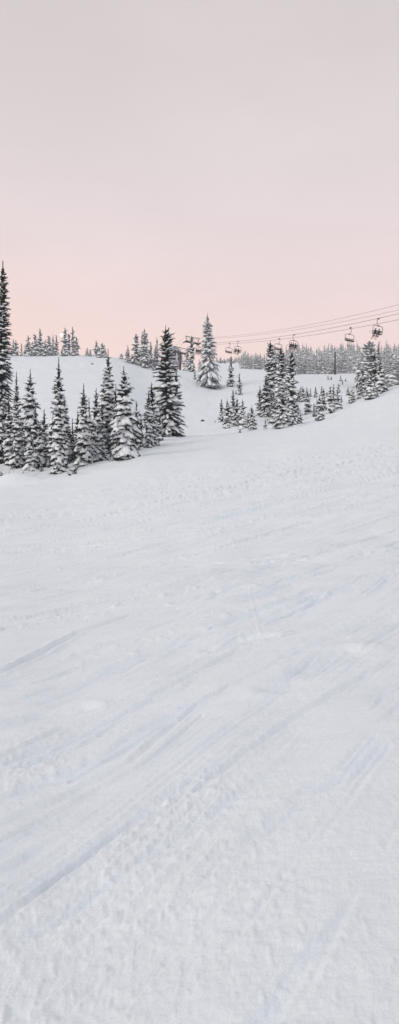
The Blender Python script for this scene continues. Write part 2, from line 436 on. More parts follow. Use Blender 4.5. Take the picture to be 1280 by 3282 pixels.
    an = np.linspace(0, 2*np.pi, n, endpoint=False)
    X = np.zeros((NR, n, 3)); j = rng.uniform(.6, 1.3, (NR, n))
    X[..., 0] = np.cos(an)*rr[:, None]*j; X[..., 1] = np.sin(an)*rr[:, None]*j; X[..., 2] = H*tt[:, None]+rng.uniform(-.5, .5, (NR, n))*H/NR
    idx = np.arange(NR*n).reshape(NR, n)+nV
    q = np.stack([idx[:-1], np.roll(idx, -1, 1)[:-1], np.roll(idx, -1, 1)[1:], idx[1:]], -1).reshape(-1, 4)
    fV.append(X.reshape(-1, 3)); fQ.append(q); nV += NR*n
    fol = (np.concatenate(fV), np.concatenate(fQ))
    # snow pads
    prob = snow*(1-(1-topsnow)*sstep(.45, .95, t))
    keep = rng.random(B) < prob
    v = np.linspace(0, 1, K)[None].repeat(B, 0)
    s = (.16+.84*v*rng.uniform(.82, 1.02, (B, 1)))
    lob = 1-.38*np.abs(np.sin(v*np.pi*rng.uniform(1, 2.6, (B, 1))+rng.uniform(0, 3, (B, 1))))
    prof = np.clip(np.sin(np.pi*(.14+.82*v)), .05, 1)**.6*lob
    sw = W*(.5+.72*snow)*np.exp(rng.normal(0, .22, B))*np.where(t > .8, .85, 1)
    C = spine(s); C[..., 2] += (W*.06)[:, None]
    C += rng.normal(0, 1, C.shape)*(W*.10)[:, None, None]
    th = sw[:, None]*prof*rng.uniform(.4, .75, (B, 1))
    C, th2, w2 = C[keep], th[keep], (sw[:, None]*prof*.95)[keep]
    S = sd[keep][:, None].repeat(K, 1); U = np.broadcast_to(up, C.shape)
    Vs, Qs = tube_blocks(C, S, U, w2, th2, th2*.28, 6)
    Vs = Vs+rng.normal(0, .006+.012*padmax/.26, Vs.shape)
    ids = np.arange(len(C)*K*6).reshape(len(C), K, 6)
    caps = np.concatenate([ids[:, 0, ::-1], ids[:, -1]])
    snw = (Vs, Qs, caps)
    # trunk
    n = 7; zz = np.array([-.25, .0, .25, .5, .75, .9, 1.])*H; zz[0] = -.25
    r0 = .012*H+.03; rk = r0*np.array([1.15, 1, .8, .58, .34, .22, .12])+.008
    an = np.linspace(0, 2*np.pi, n, endpoint=False)
    X = np.stack([np.cos(an)[None]*rk[:, None], np.sin(an)[None]*rk[:, None], zz[:, None].repeat(n, 1)], -1)
    idx = np.arange(7*n).reshape(7, n)
    q = np.stack([idx[:-1], np.roll(idx, -1, 1)[:-1], np.roll(idx, -1, 1)[1:], idx[1:]], -1).reshape(-1, 4)
    return fol, snw, (X.reshape(-1, 3), q)
def tree_meshes(seed, fmat='needles', **k):
    fol, snw, tr = gen_tree(seed, **k)
    return (mesh_np('foliage', fol[0], [fol[1]], [M[fmat]], smooth=False),
            mesh_np('snow_cover', snw[0], [snw[1], snw[2]], [M['snow']]),
            mesh_np('trunk', tr[0], [tr[1]], [M['bark']]))
def place_tree(name, meshes, loc, label, group, cat='tree', rz=0, sxy=1, sz=1, lean=(0, 0)):
    o = empty(name, loc); o.rotation_euler = (lean[0], lean[1], rz); o.scale = (sxy, sxy, sz)
    tag(o, label, cat, group)
    for nm, me in zip(('foliage', 'snow_cover', 'trunk'), meshes): part(nm, me, o)
    return o
# ------------------------------------------------------------------ trees of the photograph, one by one
G1 = 'snow-laden firs in the left foreground clump'
G2 = 'firs along the crest of the left hill'
G3 = 'young firs in the middle snowfield'
G4 = 'tall firs of the middle right clump'
G5 = 'young firs on the slope right of the middle clump'
G6 = 'firs of the right hand clump on the crest'
ST = {
 'laden':  dict(p=0, snow=1.05, nbr=9, gap=.25, padmax=.24, tw=4, irr=.22, topsnow=.5),
 'heavy':  dict(p=0, spk=.42, snow=1.08, nbr=9, gap=.27, padmax=.28, tw=3, irr=.3, topsnow=.6, droop=1.25),
 'slim':   dict(p=0, snow=1.0, nbr=7, gap=.27, padmax=.2, tw=4, irr=.25, topsnow=.45),
 'dark':   dict(p=.66, snow=.85, nbr=10, gap=.3, padmax=.24, tw=6, irr=.5, topsnow=.5, droop=.7),
 'column': dict(p=.36, snow=.8, nbr=9, gap=.27, padmax=.2, tw=5, irr=.22, topsnow=.75, droop=1.2),
 'weep':   dict(p=.72, snow=.98, nbr=9, gap=.3, padmax=.24, tw=6, irr=.25, topsnow=.8, droop=1.45, fmat='frost'),
 'young':  dict(p=.78, snow=.95, nbr=7, gap=.24, padmax=.17, tw=4, irr=.25, topsnow=.35, droop=.8),
 'spire':  dict(p=0, snow=1.0, nbr=8, gap=.3, padmax=.22, tw=4, irr=.2, topsnow=.6),
 'crest':  dict(p=.55, snow=.95, nbr=8, gap=.3, padmax=.24, tw=4, irr=.28, topsnow=.55, fmat='frost'),
 'round':  dict(p=.45, snow=.95, nbr=9, gap=.24, padmax=.26, tw=6, irr=.45, topsnow=.95, droop=.8, broad=True, fmat='frost'),
}
T = []   # name, px, ytop, width px, base (photo row if >=1000, else distance in metres), style, group, label, extra
def add(name, px, yt, w, base, st, g, label, **ex): T.append((name, px, yt, w, base, st, g, label, ex))
A = add
# left foreground clump
A('tall_fir', 6, 836, 66, 62, 'column', G1, 'very tall narrow dark fir cut by the left edge of the photo', lean=.006)
A('fir_tree', 55, 1192, 44, 57, 'laden', G1, 'slender fir with dark spire just right of the very tall edge fir')
A('fir_tree', 94, 1183, 76, 1482, 'heavy', G1, 'broad snow-draped fir with thin bare leader, second tall spire from the left', lean=.012)
A('fir_tree', 33, 1268, 40, 60, 'laden', G1, 'half hidden fir in the gap between the edge fir and the slender dark-spired fir')
A('fir_tree', 114, 1290, 40, 56, 'slim', G1, 'thin fir top poking out against the right flank of the broad snow-draped fir')
A('fir_tree', 139, 1311, 40, 58, 'laden', G1, 'short pale-topped fir filling the gap left of the tallest twin-lobed clump fir')
A('young_fir', 103, 1400, 52, 1513, 'heavy', G1, 'small front fir buried in fat snow pads, standing at the clump edge on the left')
A('fir_tree', 187, 1145, 60, 1520, 'laden', G1, 'tallest fir of the left clump front row, spire reaching the hill crest')
A('fir_tree', 165, 1330, 44, 55, 'heavy', G1, 'low heavily loaded fir pressed against the left side of the tallest front-row fir')
A('fir_tree', 208, 1262, 50, 1495, 'laden', G1, 'medium fir directly right of the tallest front-row fir')
A('fir_tree', 248, 1315, 36, 57, 'slim', G1, 'short thin fir seen in the dip between two mid-clump firs')
A('young_fir', 236, 1340, 22, 56, 'slim', G1, 'tiny fir tip beside the short thin fir in the clump dip')
A('fir_tree', 270, 1229, 62, 1494, 'heavy', G1, 'fir with cross-shaped bare leader and sagging snow-covered lower boughs')
A('fir_tree', 305, 1243, 48, 1482, 'laden', G1, 'bushy fir just right of the fir with the cross-shaped leader')
A('fir_tree', 290, 1274, 18, 56, 'slim', G1, 'very thin fir leader rising between two bushy firs of the left clump')
A('fir_tree', 347, 1117, 62, 1458, 'laden', G1, 'tall fir whose spire crosses the hill crest, left of the broad twiggy-based fir')
A('fir_tree', 367, 1229, 34, 59, 'slim', G1, 'slim fir behind, between the crest-crossing spire and the broad twiggy-based fir')
A('fir_tree', 402, 1173, 92, 1474, 'heavy', G1, 'broad bushy fir with heavy pads and bare twigs around its foot')
A('fir_tree', 437, 1285, 34, 61, 'slim', G1, 'narrow fir behind the right shoulder of the broad twiggy-based fir')
A('young_fir', 450, 1336, 34, 1436, 'slim', G1, 'short thin fir left of the pair of twin-topped firs')
A('fir_tree', 488, 1225, 56, 1432, 'laden', G1, 'right-hand and taller fir of the close twin-topped pair')
A('fir_tree', 475, 1250, 40, 1436, 'slim', G1, 'left-hand and shorter fir of the close twin-topped pair')
A('large_fir', 541, 1042, 106, 1402, 'dark', G1, 'large dark ragged fir with uneven branches, alone at the right end of the clump', lop=(.25, 0, 5))
A('fir_tree', 566, 1180, 46, 1399, 'dark', G1, 'lower dark fir grown against the right side of the large ragged fir')
A('leaning_sapling', 224, 1478, 28, 1527, 'young', G1, 'small bent-over fir sapling sprawled on the snow before the clump', leanx=.75)
A('fir_tree', 8, 1318, 56, 66, 'heavy', G1, 'low snow-smothered fir at the left edge beneath the very tall fir')
A('young_fir', 74, 1405, 44, 1488, 'heavy', G1, 'squat loaded young fir between the bare shrub and the fat-padded front fir')
A('young_fir', 152, 1430, 40, 1495, 'heavy', G1, 'stubby young fir filling the foot between the two biggest left front firs')
A('young_fir', 325, 1345, 36, 1478, 'laden', G1, 'low fir wedged between the bushy fir and the crest-crossing spire fir')
A('fir_tree', 128, 1350, 46, 55, 'heavy', G1, 'low wide fir hiding the feet between the broad draped fir and the tallest one')
A('fir_tree', 222, 1372, 44, 56, 'heavy', G1, 'low wide fir right behind the medium fir of the left clump')
A('fir_tree', 252, 1385, 40, 1486, 'laden', G1, 'short full fir between the medium fir and the one with cross-shaped leader')
A('young_fir', 290, 1392, 34, 1480, 'heavy', G1, 'small rounded fir between the cross-leader fir and its bushy neighbour')
A('fir_tree', 376, 1330, 40, 58, 'heavy', G1, 'low fir behind the left side of the broad twiggy-based fir')
A('fir_tree', 328, 1290, 38, 59, 'laden', G1, 'fir filling the gap left of the crest-crossing spire, behind')
A('fir_tree', 62, 1330, 44, 58, 'heavy', G1, 'low snow-caked fir in front of the slender dark-spired fir')
A('young_fir', 198, 1440, 34, 1504, 'heavy', G1, 'little fir at the right foot of the tallest front-row fir')
A('sapling', 133, 1478, 16, 1512, 'young', G1, 'tiny sapling poking from the snow in front, left of the tallest front-row fir')
A('sapling', 259, 1462, 18, 1498, 'young', G1, 'small sapling at the clump edge under the cross-leader fir')
A('young_fir', 422, 1400, 24, 1450, 'laden', G1, 'short young fir at the right foot of the broad twiggy-based fir')
A('young_fir', 512, 1330, 26, 1415, 'laden', G1, 'low fir tucked between the twin-topped pair and the large ragged fir')
# crest of the left hill
crest = [
 (42,1087,20,'leftmost paired crest fir, next to the edge fir'), (52,1090,24,'bushy crest fir, second from the edge fir'),
 (69,1098,9,'thin stick-like crest fir standing alone in a gap'), (80,1119,12,'tiny low fir before the first big crest clump'),
 (91,1073,28,'pale crest fir at the left end of the first big crest clump'), (104,1094,20,'low fir tucked behind the pale end fir of the crest clump'),
 (115,1070,30,'bushy crest fir just left of the tall dark spire'), (129,1051,24,'tall dark spire in the first big crest clump'),
 (144,1089,24,'low rounded fir right of the tall dark crest spire'), (158,1075,28,'blunt-topped bushy crest fir in the middle of the left hill'),
 (170,1070,15,'thin needle-like crest spire behind the blunt-topped fir'), (180,1074,22,'slim spire at the right end of the first crest clump'),
 (210,1049,32,'tall dark crest fir with the lit floodlight shining beside it'), (221,1071,24,'paler crest fir right of the floodlit tall fir'),
 (236,1046,24,'sharp dark crest spire, tallest right of the floodlight'), (246,1079,26,'pale fir closing the right end of the floodlit crest clump'),
 (201,1112,12,'tiny fir at the left foot of the floodlit crest clump'), (280,1114,12,'small left fir of the little crest pair in the gap'),
 (290,1119,11,'smaller right fir of the little crest pair in the gap'), (309,1092,24,'cone-shaped crest fir at the left of the triple clump'),
 (318,1110,16,'short fir in the middle of the crest triple clump'), (329,1098,24,'bushy right fir of the crest triple clump'),
 (338,1117,12,'little fir at the right foot of the crest triple clump'), (389,1134,17,'small lone fir on the sloping right part of the crest'),
 (406,1125,18,'small fir at the left foot of the taller right crest clump'), (412,1107,18,'slim fir behind the small foot fir of the right crest clump'),
 (437,1067,38,'broad tall fir at the left of the right crest clump'), (455,1061,20,'thin dark spire close behind the tallest right crest fir'),
 (466,1052,46,'tallest and bushiest fir of the right crest clump'), (484,1093,22,'slim fir just right of the bushiest crest fir'),
 (497,1106,22,'short fir beside the pale thin crest tree'), (505,1080,22,'pale thin sparse fir at the right end of the crest clump'),
 (520,1150,24,'low fir mostly hidden by the large ragged fir, on the crest'),
]
for i, (px, yt, w, lab) in enumerate(crest):
    D = (154, 160, 157, 163)[i % 4]
    if px > 380: D = (148, 152, 150, 155)[i % 4]
    A('crest_fir', px, yt, w, D, 'crest', G2, lab)
A('fir_tree', 599, 1112, 32, 172, 'weep', G2, 'bushy frosted fir in front of the nearer pole of the far lift tower')
A('fir_tree', 616, 1075, 26, 168, 'spire', G2, 'slim columnar fir covering the pole of the upper lift tower', p=.4)
A('young_fir', 625, 1188, 11, 1216, 'young', G2, 'tiny young fir at the left foot of the giant drooping fir')
A('large_fir', 672, 1004, 78, 1243, 'weep', G3, 'giant drooping frosted fir standing alone against the pink sky')
A('young_fir', 684, 1214, 18, 1246, 'young', G3, 'small fir at the right foot of the giant drooping fir')
# middle snowfield
A('fir_tree', 740, 1143, 24, 1242, 'spire', G3, 'narrow lone fir on the snowfield just right of the giant drooping fir')
A('young_fir', 769, 1195, 24, 1266, 'young', G3, 'lone short fir right of and below the narrow lone fir')
A('sapling', 757, 1251, 8, 1262, 'young', G3, 'tiny sapling at the left foot of the lone short fir')
A('young_fir', 709, 1277, 26, 1358, 'young', G3, 'sparse young fir, leftmost of the six in the middle cluster')
A('young_fir', 730, 1276, 28, 1373, 'spire', G3, 'second young fir from the left in the middle cluster')
A('young_fir', 747, 1243, 22, 1344, 'spire', G3, 'tallest young fir, standing at the back of the middle cluster')
A('young_fir', 758, 1273, 28, 1367, 'spire', G3, 'young fir at the heart of the middle cluster, in front of the tallest')
A('young_fir', 779, 1278, 30, 1377, 'spire', G3, 'dense young fir right of centre in the middle cluster')
A('young_fir', 807, 1299, 28, 1381, 'spire', G3, 'rightmost young fir of the middle cluster, leaning slightly')
A('young_fir', 796, 1320, 16, 1372, 'young', G3, 'small fir half hidden behind the rightmost of the middle cluster')
A('sapling', 770, 1374, 9, 1388, 'young', G3, 'dark tiny sapling in front of the middle cluster')
A('sapling', 851, 1342, 14, 1377, 'young', G3, 'small thin sapling alone between the two middle clumps')
A('sapling', 858, 1341, 7, 1352, 'young', G3, 'tiny sapling tip behind the small thin sapling between the clumps')
# middle right clump
A('fir_tree', 834, 1236, 30, 1337, 'spire', G4, 'shortest fir at the left end of the middle right clump')
A('fir_tree', 850, 1199, 38, 1338, 'spire', G4, 'second fir from the left in the middle right clump, stepping up')
A('tall_fir', 871, 1090, 52, 1334, 'laden', G4, 'tallest fir of the middle right clump, left of the two other spires', p=.5)
A('tall_fir', 900, 1108, 52, 1345, 'laden', G4, 'middle one of the three tall spires, its tip at an empty chair', p=.5)
A('tall_fir', 930, 1123, 54, 1352, 'spire', G4, 'right-hand one of the three tall spires, below the three-rider chair', p=.5)
A('fir_tree', 908, 1262, 60, 1374, 'laden', G4, 'dense low fir in front of the three tall spires')
A('fir_tree', 945, 1288, 48, 1363, 'laden', G4, 'low fir at the right front of the middle right clump')
A('young_fir', 963, 1325, 20, 1358, 'spire', G4, 'smallest fir at the right corner of the middle right clump')
A('fir_tree', 882, 1290, 38, 1356, 'laden', G4, 'low fir at the left front of the middle right clump')
A('leaning_fir', 952, 1234, 16, 1284, 'young', G5, 'left of two thin firs leaning right beside the tall spires', lean=.3)
A('leaning_fir', 960, 1238, 18, 1288, 'young', G5, 'right of two thin firs leaning right beside the tall spires', lean=.2)
# young firs right
R5 = [(972,1240,24,1290,'bushy young fir just right of the two leaning firs'), (984,1240,12,1270,'slim young fir behind the bushy one by the leaning firs'),
 (988,1250,26,1327,'tall young fir in front, nearest the middle right clump'), (996,1243,9,1272,'thin young fir right of the tall front one'),
 (1012,1237,15,1273,'airy young fir standing alone between two groups'), (1032,1236,13,1268,'small fir behind the left group of the three-fir knot'),
 (1038,1244,22,1320,'tallest fir at the back right of the three-fir knot'), (1026,1267,30,1347,'front fir of the three-fir knot, lowest on the slope'),
 (1017,1277,18,1336,'left slim fir of the three-fir knot'), (1007,1291,12,1335,'small fir at the left edge of the three-fir knot'),
 (1061,1238,28,1329,'tall front fir of the pair beside the dark bush'), (1070,1232,20,1308,'fir top behind the pair, slightly right of the tall front fir'),
 (1085,1229,16,1258,'short fir top highest on the slope in the right group'), (1083,1250,28,1318,'broad right-hand fir of the pair, with spreading skirt'),
 (1095,1267,9,1290,'tiny fir just right of the spreading-skirted fir'), (1098,1217,8,1233,'tiny leaning dark sapling above the young firs, under the pole'),
 (1116,1240,14,1270,'small lone fir left of the cone-shaped one on open snow'), (1129,1247,24,1291,'small cone-shaped fir alone on the open snow near the right clump'),
 (1092,1203,8,1222,'pale frosted sapling near the foot of the wooden pole'), (1108,1213,7,1222,'tiny pale sapling dot right of the wooden pole'),
 (1062,1205,9,1220,'small pale sapling left of the wooden pole foot'), (1052,1203,8,1218,'fainter small sapling further left of the wooden pole foot')]
for (px, yt, w, yb, lab) in R5: A('young_fir' if yb-yt > 20 else 'sapling', px, yt, w, yb, 'young' if w < 20 else 'spire', G5, lab)
A('dark_bush', 1049, 1257, 11, 1275, 'dark', G5, 'small round dark bush between the three-fir knot and the fir pair', p=.3)
# right clump
A('large_fir', 1181, 1089, 56, 1256, 'round', G6, 'big round-topped frosted fir, broadest of the right clump')
A('fir_tree', 1152, 1150, 44, 1248, 'weep', G6, 'lower frosted fir at the left flank of the round-topped fir')
A('tall_fir', 1214, 1092, 34, 1258, 'crest', G6, 'slim pointed spire right of the round-topped fir', p=.5)
A('fir_tree', 1197, 1132, 52, 1268, 'spire', G6, 'dense middle fir in front of the round-topped fir', p=.5)
A('fir_tree', 1220, 1150, 44, 1262, 'spire', G6, 'fir at the right flank of the slim pointed spire')
A('fir_tree', 1190, 1188, 44, 1279, 'laden', G6, 'lowest front fir of the right clump')
A('young_fir', 1156, 1212, 24, 1279, 'spire', G6, 'small fir at the left foot of the right clump')
A('young_fir', 1165, 1180, 34, 1262, 'spire', G6, 'short fir between the small foot fir and the lowest front fir')

for i, (name, px, yt, w, base, st, g, lab, ex) in enumerate(T):
    x, D, z = spot(px, base)
    zt = EYE+(CY-yt)/F*D
    Hh = max(.35, zt-z); R = w*(1.03 if g == G1 else (.98 if g == G6 else 1.08))/2/F*D
    if not ex.get('lean') and Hh > 2: ex['lean'] = ((i*37) % 11-5)*.0055
    k = dict(ST[st]); lean = ex.pop('lean', 0); leanx = ex.pop('leanx', 0); k.update(ex)
    s = D/55.
    if D > 70:        # far trees: coarser boughs, so the picture still resolves them
        k['gap'] *= 1+.45*(min(D, 160)/70-1)*.8; k['padmax'] *= 1+.35*(min(D, 160)/70-1)
    if Hh < 3: k['gap'] = max(.1, Hh/12); k['padmax'] = min(k['padmax'], .12+.03*Hh)
    if Hh < 1.2: k['gap'] = Hh/7; k['nbr'] = 5
    if D > 120: k['nbr'] = max(6, k['nbr']-1); k['tw'] = max(3, k['tw']-1); k['kk'] = 5
    me = tree_meshes(100+i, H=Hh, R=max(R, .12), **k)
    place_tree(name, me, (x, D, z), lab, g, 'sapling' if 'sapling' in name else ('bush' if 'bush' in name else 'tree'),
               lean=(leanx*-.3, leanx if leanx else lean))
    if D < 110 and Hh > 1.5: MOUNDS.append((x, D, max(.7, R*1.5), .10+.05*R)); MOUNDS.append((x, D-.1, max(.3, R*.8), -.10-.06*R))
MOUNDS += [(-11.3, 47.6, 1.3, .6), (-12.9, 46.4, .9, -.45), (-10.6, 45.6, 1.3, -.22), (-13.8, 52, 2.0, .4)]

# ------------------------------------------------------------------ far forest: about two hundred individual frosted conifers
rf = random.Random(77)
protos = []
for i in range(9):
    Hh = 8.; R = (.95, 1.15, 1.3, .8, 1.05, 1.5, 1.2, .9, 1.1)[i]
    fol, snw, tr = gen_tree(900+i, Hh, R, p=(.62, .8, .55, .7)[i % 4], gap=.5, nbr=7, snow=1.0, padmax=.36, tw=3, irr=.35, topsnow=.8, kk=4, droop=1.2)
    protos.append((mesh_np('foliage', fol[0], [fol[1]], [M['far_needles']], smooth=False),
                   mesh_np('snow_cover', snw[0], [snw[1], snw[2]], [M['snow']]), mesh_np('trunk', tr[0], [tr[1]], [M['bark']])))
FG = {'hazy': ('trees of the hazy far hill', 'faint hazy conifer on the distant pale hill behind the middle snowfield'),
      'mid': ('trees of the dense forest left of the wooden pole', 'frosted grey conifer in the dense forest between the snowfield hill and the wooden pole'),
      'right': ('trees of the dense forest right of the wooden pole', 'frosted grey conifer in the dense forest between the wooden pole and the right clump'),
      'edge': ('trees of the forest at the right edge', 'frosted conifer in the forest behind the crest, right of the round-topped fir'),
      'gap': ('hazy trees seen through the gap under the tower', 'pale hazy conifer seen in the gap between the lift tower and the giant fir')}
def env(px):
    return (0 if px < 860 else -5)+float(np.interp(px, [690, 700, 745, 760, 785, 800, 850, 870, 890, 930, 960, 1000, 1040, 1100, 1130, 1160, 1200, 1240, 1280, 1320],
                           [1142, 1140, 1138, 1142, 1120, 1132, 1128, 1122, 1122, 1120, 1104, 1116, 1115, 1110, 1106, 1112, 1114, 1100, 1108, 1106]))
def far_tree(px, D, yt, zone, wf=1.):
    x = (px-CX)/F*D; z = float(H0(x, D)); Hh = EYE+(CY-yt)/F*D-z
    if Hh < 1.0: return
    Hh = min(Hh, 17)
    pr = protos[rf.randrange(9)]
    s = Hh/8
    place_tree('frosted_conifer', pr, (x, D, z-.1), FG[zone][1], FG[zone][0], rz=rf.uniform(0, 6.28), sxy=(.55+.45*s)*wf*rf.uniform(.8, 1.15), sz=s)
nfar = 0
for (a, b, zone, n, D0, D1, mode) in [
    (692, 800, 'hazy', 22, 400, 425, 1), (700, 790, 'hazy', 5, 370, 390, 2),
    (772, 1074, 'mid', 70, 235, 330, 0), (775, 1074, 'mid', 40, 215, 240, 3),
    (1076, 1170, 'right', 32, 235, 330, 0), (1078, 1150, 'right', 7, 212, 235, 3),
    (1150, 1310, 'edge', 34, 190, 290, 0), (1228, 1300, 'edge', 20, 142, 165, 4), (638, 662, 'gap', 5, 395, 420, 5)]:
    for i in range(n):
        px = a+(b-a)*(i+rf.uniform(.1, .9))/n; D = rf.uniform(D0, D1)
        e = env(px)
        if mode == 0: yt = e+abs(rf.gauss(0, 15))-(14 if rf.random() < .2 else 4)
        elif mode == 1: yt = e+abs(rf.gauss(0, 8))
        elif mode == 2: yt = proj_y(px, D)-rf.uniform(7, 12)
        elif mode == 3: yt = e+rf.uniform(18, 55)
        elif mode == 4: yt = e+rf.uniform(15, 75)
        else: yt = rf.uniform(1138, 1165)
        far_tree(px, D, yt, zone, 1.25 if mode in (3, 4) else 1.05); nfar += 1
for px, yt, D in [(822,1137,212),(833,1133,214),(863,1120,230),(957,1102,240),(962,1128,220),(786,1148,222),(798,1146,218),(815,1150,216)]:
    far_tree(px, D, yt, 'mid', 1.15)
for px, yt, D in [(1100,1098,250),(1095,1102,245),(1123,1102,240),(1133,1101,250),(1147,1102,245)]: far_tree(px, D, yt, 'right', 1.)
for px, yt, D in [(1239,1089,200),(1251,1106,180),(1265,1100,190),(1277,1112,185)]: far_tree(px, D, yt, 'edge', 1.)
for px, yt, D in [(852,1155,205),(847,1150,208)]: far_tree(px, D, yt, 'mid', .9)

# ------------------------------------------------------------------ the snow sheet
def grid_axis():
    y = [-40, -25, -14, -8, -5, -3, -1.8, -1, -.3, .3, .8]
    v = 1.2
    while v < 26: y.append(v); v *= 1.005
    while v < 210: y.append(v); v *= 1.011
    while v < 1500: y.append(v); v *= 1.06
    dense = list(np.linspace(-.275, .275, 460))
    out = [.285, .3, .32, .35, .39, .45, .55, .7, .95, 1.4, 2.2, 4]
    return np.array(y), np.array([-o for o in out[::-1]]+dense+out)
ys, us = grid_axis()
Yg, Ug = np.meshgrid(ys, us, indexing='ij')
Xg = Ug*np.sqrt(Yg**2+4)
dz, ice = detail(Xg.ravel(), Yg.ravel())
Zg = H0(Xg, Yg).ravel()+dz*sstep(.2, 1.2, Yg.ravel()+.6)
idx = np.arange(Xg.size).reshape(Xg.shape)
q = np.stack([idx[:-1, :-1], idx[:-1, 1:], idx[1:, 1:], idx[1:, :-1]], -1).reshape(-1, 4)
me = mesh_np('snow_ground', np.stack([Xg.ravel(), Yg.ravel(), Zg], -1), [q], [M['ground']])
at = me.attributes.new('ice', 'FLOAT', 'POINT'); at.data.foreach_set('value', ice.astype(np.float32))
at = me.attributes.new('track', 'FLOAT_VECTOR', 'POINT')
at.data.foreach_set('vector', np.stack([Xg.ravel()-.5*Yg.ravel()-.0004*np.clip(Yg.ravel(), 0, 40)**3, Yg.ravel(), 0*Yg.ravel()], -1).astype(np.float32).ravel())
g = bpy.data.objects.new('snow_ground', me); COL.objects.link(g); g['kind'] = 'structure'

# ------------------------------------------------------------------ small things on the snow
def rock(name, px, base, w, label, m, seed, flat=.7):
    x, D, z = spot(px, base); r = w/2/F*D; rng = np.random.default_rng(seed)
    import bmesh
    bm = bmesh.new(); bmesh.ops.create_icosphere(bm, subdivisions=3, radius=r)
    for v in bm.verts:
        n = v.co.normalized(); k = 1+.35*float(gnoise(np.array([n.x*1.6+seed]), np.array([n.y*1.6+n.z*1.3]), seed)[0])+.12*float(gnoise(np.array([n.x*4]), np.array([n.z*4+n.y*3]), seed)[0])
        v.co = Vector((n.x*r*k, n.y*r*k, n.z*r*k*flat+r*.3))
    me = bpy.data.meshes.new(name); bm.to_mesh(me); bm.free(); me.materials.append(m)
    o = bpy.data.objects.new(name, me); COL.objects.link(o); o.location = (x, D, z); tag(o, label, 'rock'); return o
rock('rock', 650, 1351, 11, 'dark jagged stone poking out of the snow, left of the young firs', M['rock'], 3, .75)
rock('snowy_boulder', 297, 1170, 8, 'small grey snow-dusted boulder near the top of the left hill', M['rock'], 8, .9)
rock('pebble', 686, 1366, 4, 'tiny dark stone below the thin twig on the slope', M['rock'], 12, .8)
def shrub(name, px, base, w, h, n, label, seed, spread=1.):
    x, D, z = spot(px, base); r = random.Random(seed); S = 1/F*D; mb = MB()
    def grow(p, d, ln, rad, lev):
        pts = [p]; q = p.copy(); dd = d.copy()
        for _ in range(4):
            dd = (dd+Vector((r.uniform(-.22, .22), r.uniform(-.22, .22), r.uniform(-.22, .12)))).normalized(); q = q+dd*ln/4; pts.append(q.copy())
        mb.tube(pts, [rad*(1-.17*i) for i in range(5)], 5, False)
        if lev > 0:
            for _ in range(3): grow(pts[r.randint(1, 4)], (dd+Vector((r.uniform(-.8, .8), r.uniform(-.8, .8), r.uniform(-.3, .6)))).normalized(), ln*r.uniform(.4, .65), rad*.6, lev-1)
    for _ in range(n):
        a = r.uniform(0, 6.28); e = r.uniform(.25, 1.1)
        grow(Vector((r.uniform(-.1, .1)*w*S, r.uniform(-.1, .1), -.05)), Vector((math.cos(a)*spread, math.sin(a)*spread*.6, e)).normalized(), h*S*r.uniform(.6, 1), .028, 2)
    o = mb.build(name, M['twig']); o.location = (x, D, z); tag(o, label, 'shrub'); return o
shrub('bare_shrub', 34, 49.5, 40, 60, 10, 'leafless twiggy shrub arching over the snow at the left edge', 4, 1.3)
shrub('bare_shrub', 385, 1478, 40, 34, 12, 'tangle of bare dark twigs at the foot of the broad bushy fir', 9, 1.3)
shrub('bare_shrub', 352, 1478, 30, 24, 7, 'low bare twigs in the snow left of the broad bushy fir', 19, 1.5)
shrub('bare_twig', 688, 1357, 8, 12, 2, 'single short dark twig standing in the snow, left of the young firs', 31, .4)
shrub('bare_twig', 754, 1212, 8, 10, 2, 'little dark twig in the far snowfield by the narrow lone fir', 32, .5)
shrub('bare_twig', 957, 1298, 6, 7, 2, 'tiny dark twig on the snow below the leaning firs', 33, .6)
shrub('bare_twig', 1233, 1241, 8, 6, 3, 'tuft of dark stems at the right foot of the right clump', 34, 1.)
# wooden pole in the far forest
x, D, z = spot(1074.5, 205)
D = 205.; zt = EYE+(CY-1127)/F*D
po = empty('wooden_pole', (x, D, z)); tag(po, 'tall dark wooden pole rising in front of the far forest', 'pole')
mb = MB(); mb.tube([(0, 0, -.5), (0, 0, (zt-z)*.5), (0, 0, zt-z)], [.22, .2, .16], 10); mb.build('shaft', M['wood'], po)
mb = MB(); mb.box((0, -.17, (zt-z)*.62), (.3, .12, .5)); mb.build('equipment_box', M['steel'], po)
mb = MB(); mb.tube([(0, 0, zt-z), (0, 0, zt-z+.16)], [.15, .05], 10); mb.build('snow_cap', M['snow'], po)
# floodlight behind the crest fir
D = 168.; x = (209-CX)/F*D; z = float(H0(x, D)); S = D/F
zt = EYE+(CY-1066)/F*D
fl = empty('floodlight_mast', (x, D, z)); tag(fl, 'floodlight mast with one lit lamp, standing among the crest firs', 'floodlight')
mb = MB(); mb.tube([(0, 0, -.4), (0, 0, zt-z+.1)], [.09, .07], 10); mb.build('mast', M['steel'], fl)
mb = MB(); mb.tube([(-9*S, 0, zt-z), (0, 0, zt-z-.12), (12*S, 0, zt-z-.65)], .045, 8); mb.build('crossarm', M['steel'], fl)
def lamp_head(dx, dz, lit):
    mb = MB(); mb.tube([(dx, .10, dz+.06), (dx, -.06, dz-.02)], [.14, .30], 14); h = mb.build('lamp_housing', M['steel'], fl)
    mb = MB(); mb.tube([(dx, -.063, dz-.021), (dx, -.11, dz-.045), (dx, -.16, dz-.07)], [.285, .27, .12], 16)
    mb.build('lens', M['lamp'] if lit else M['glass'], h)
lamp_head(-11*S, zt-z-.45, True); lamp_head(13*S, zt-z-.75, False)

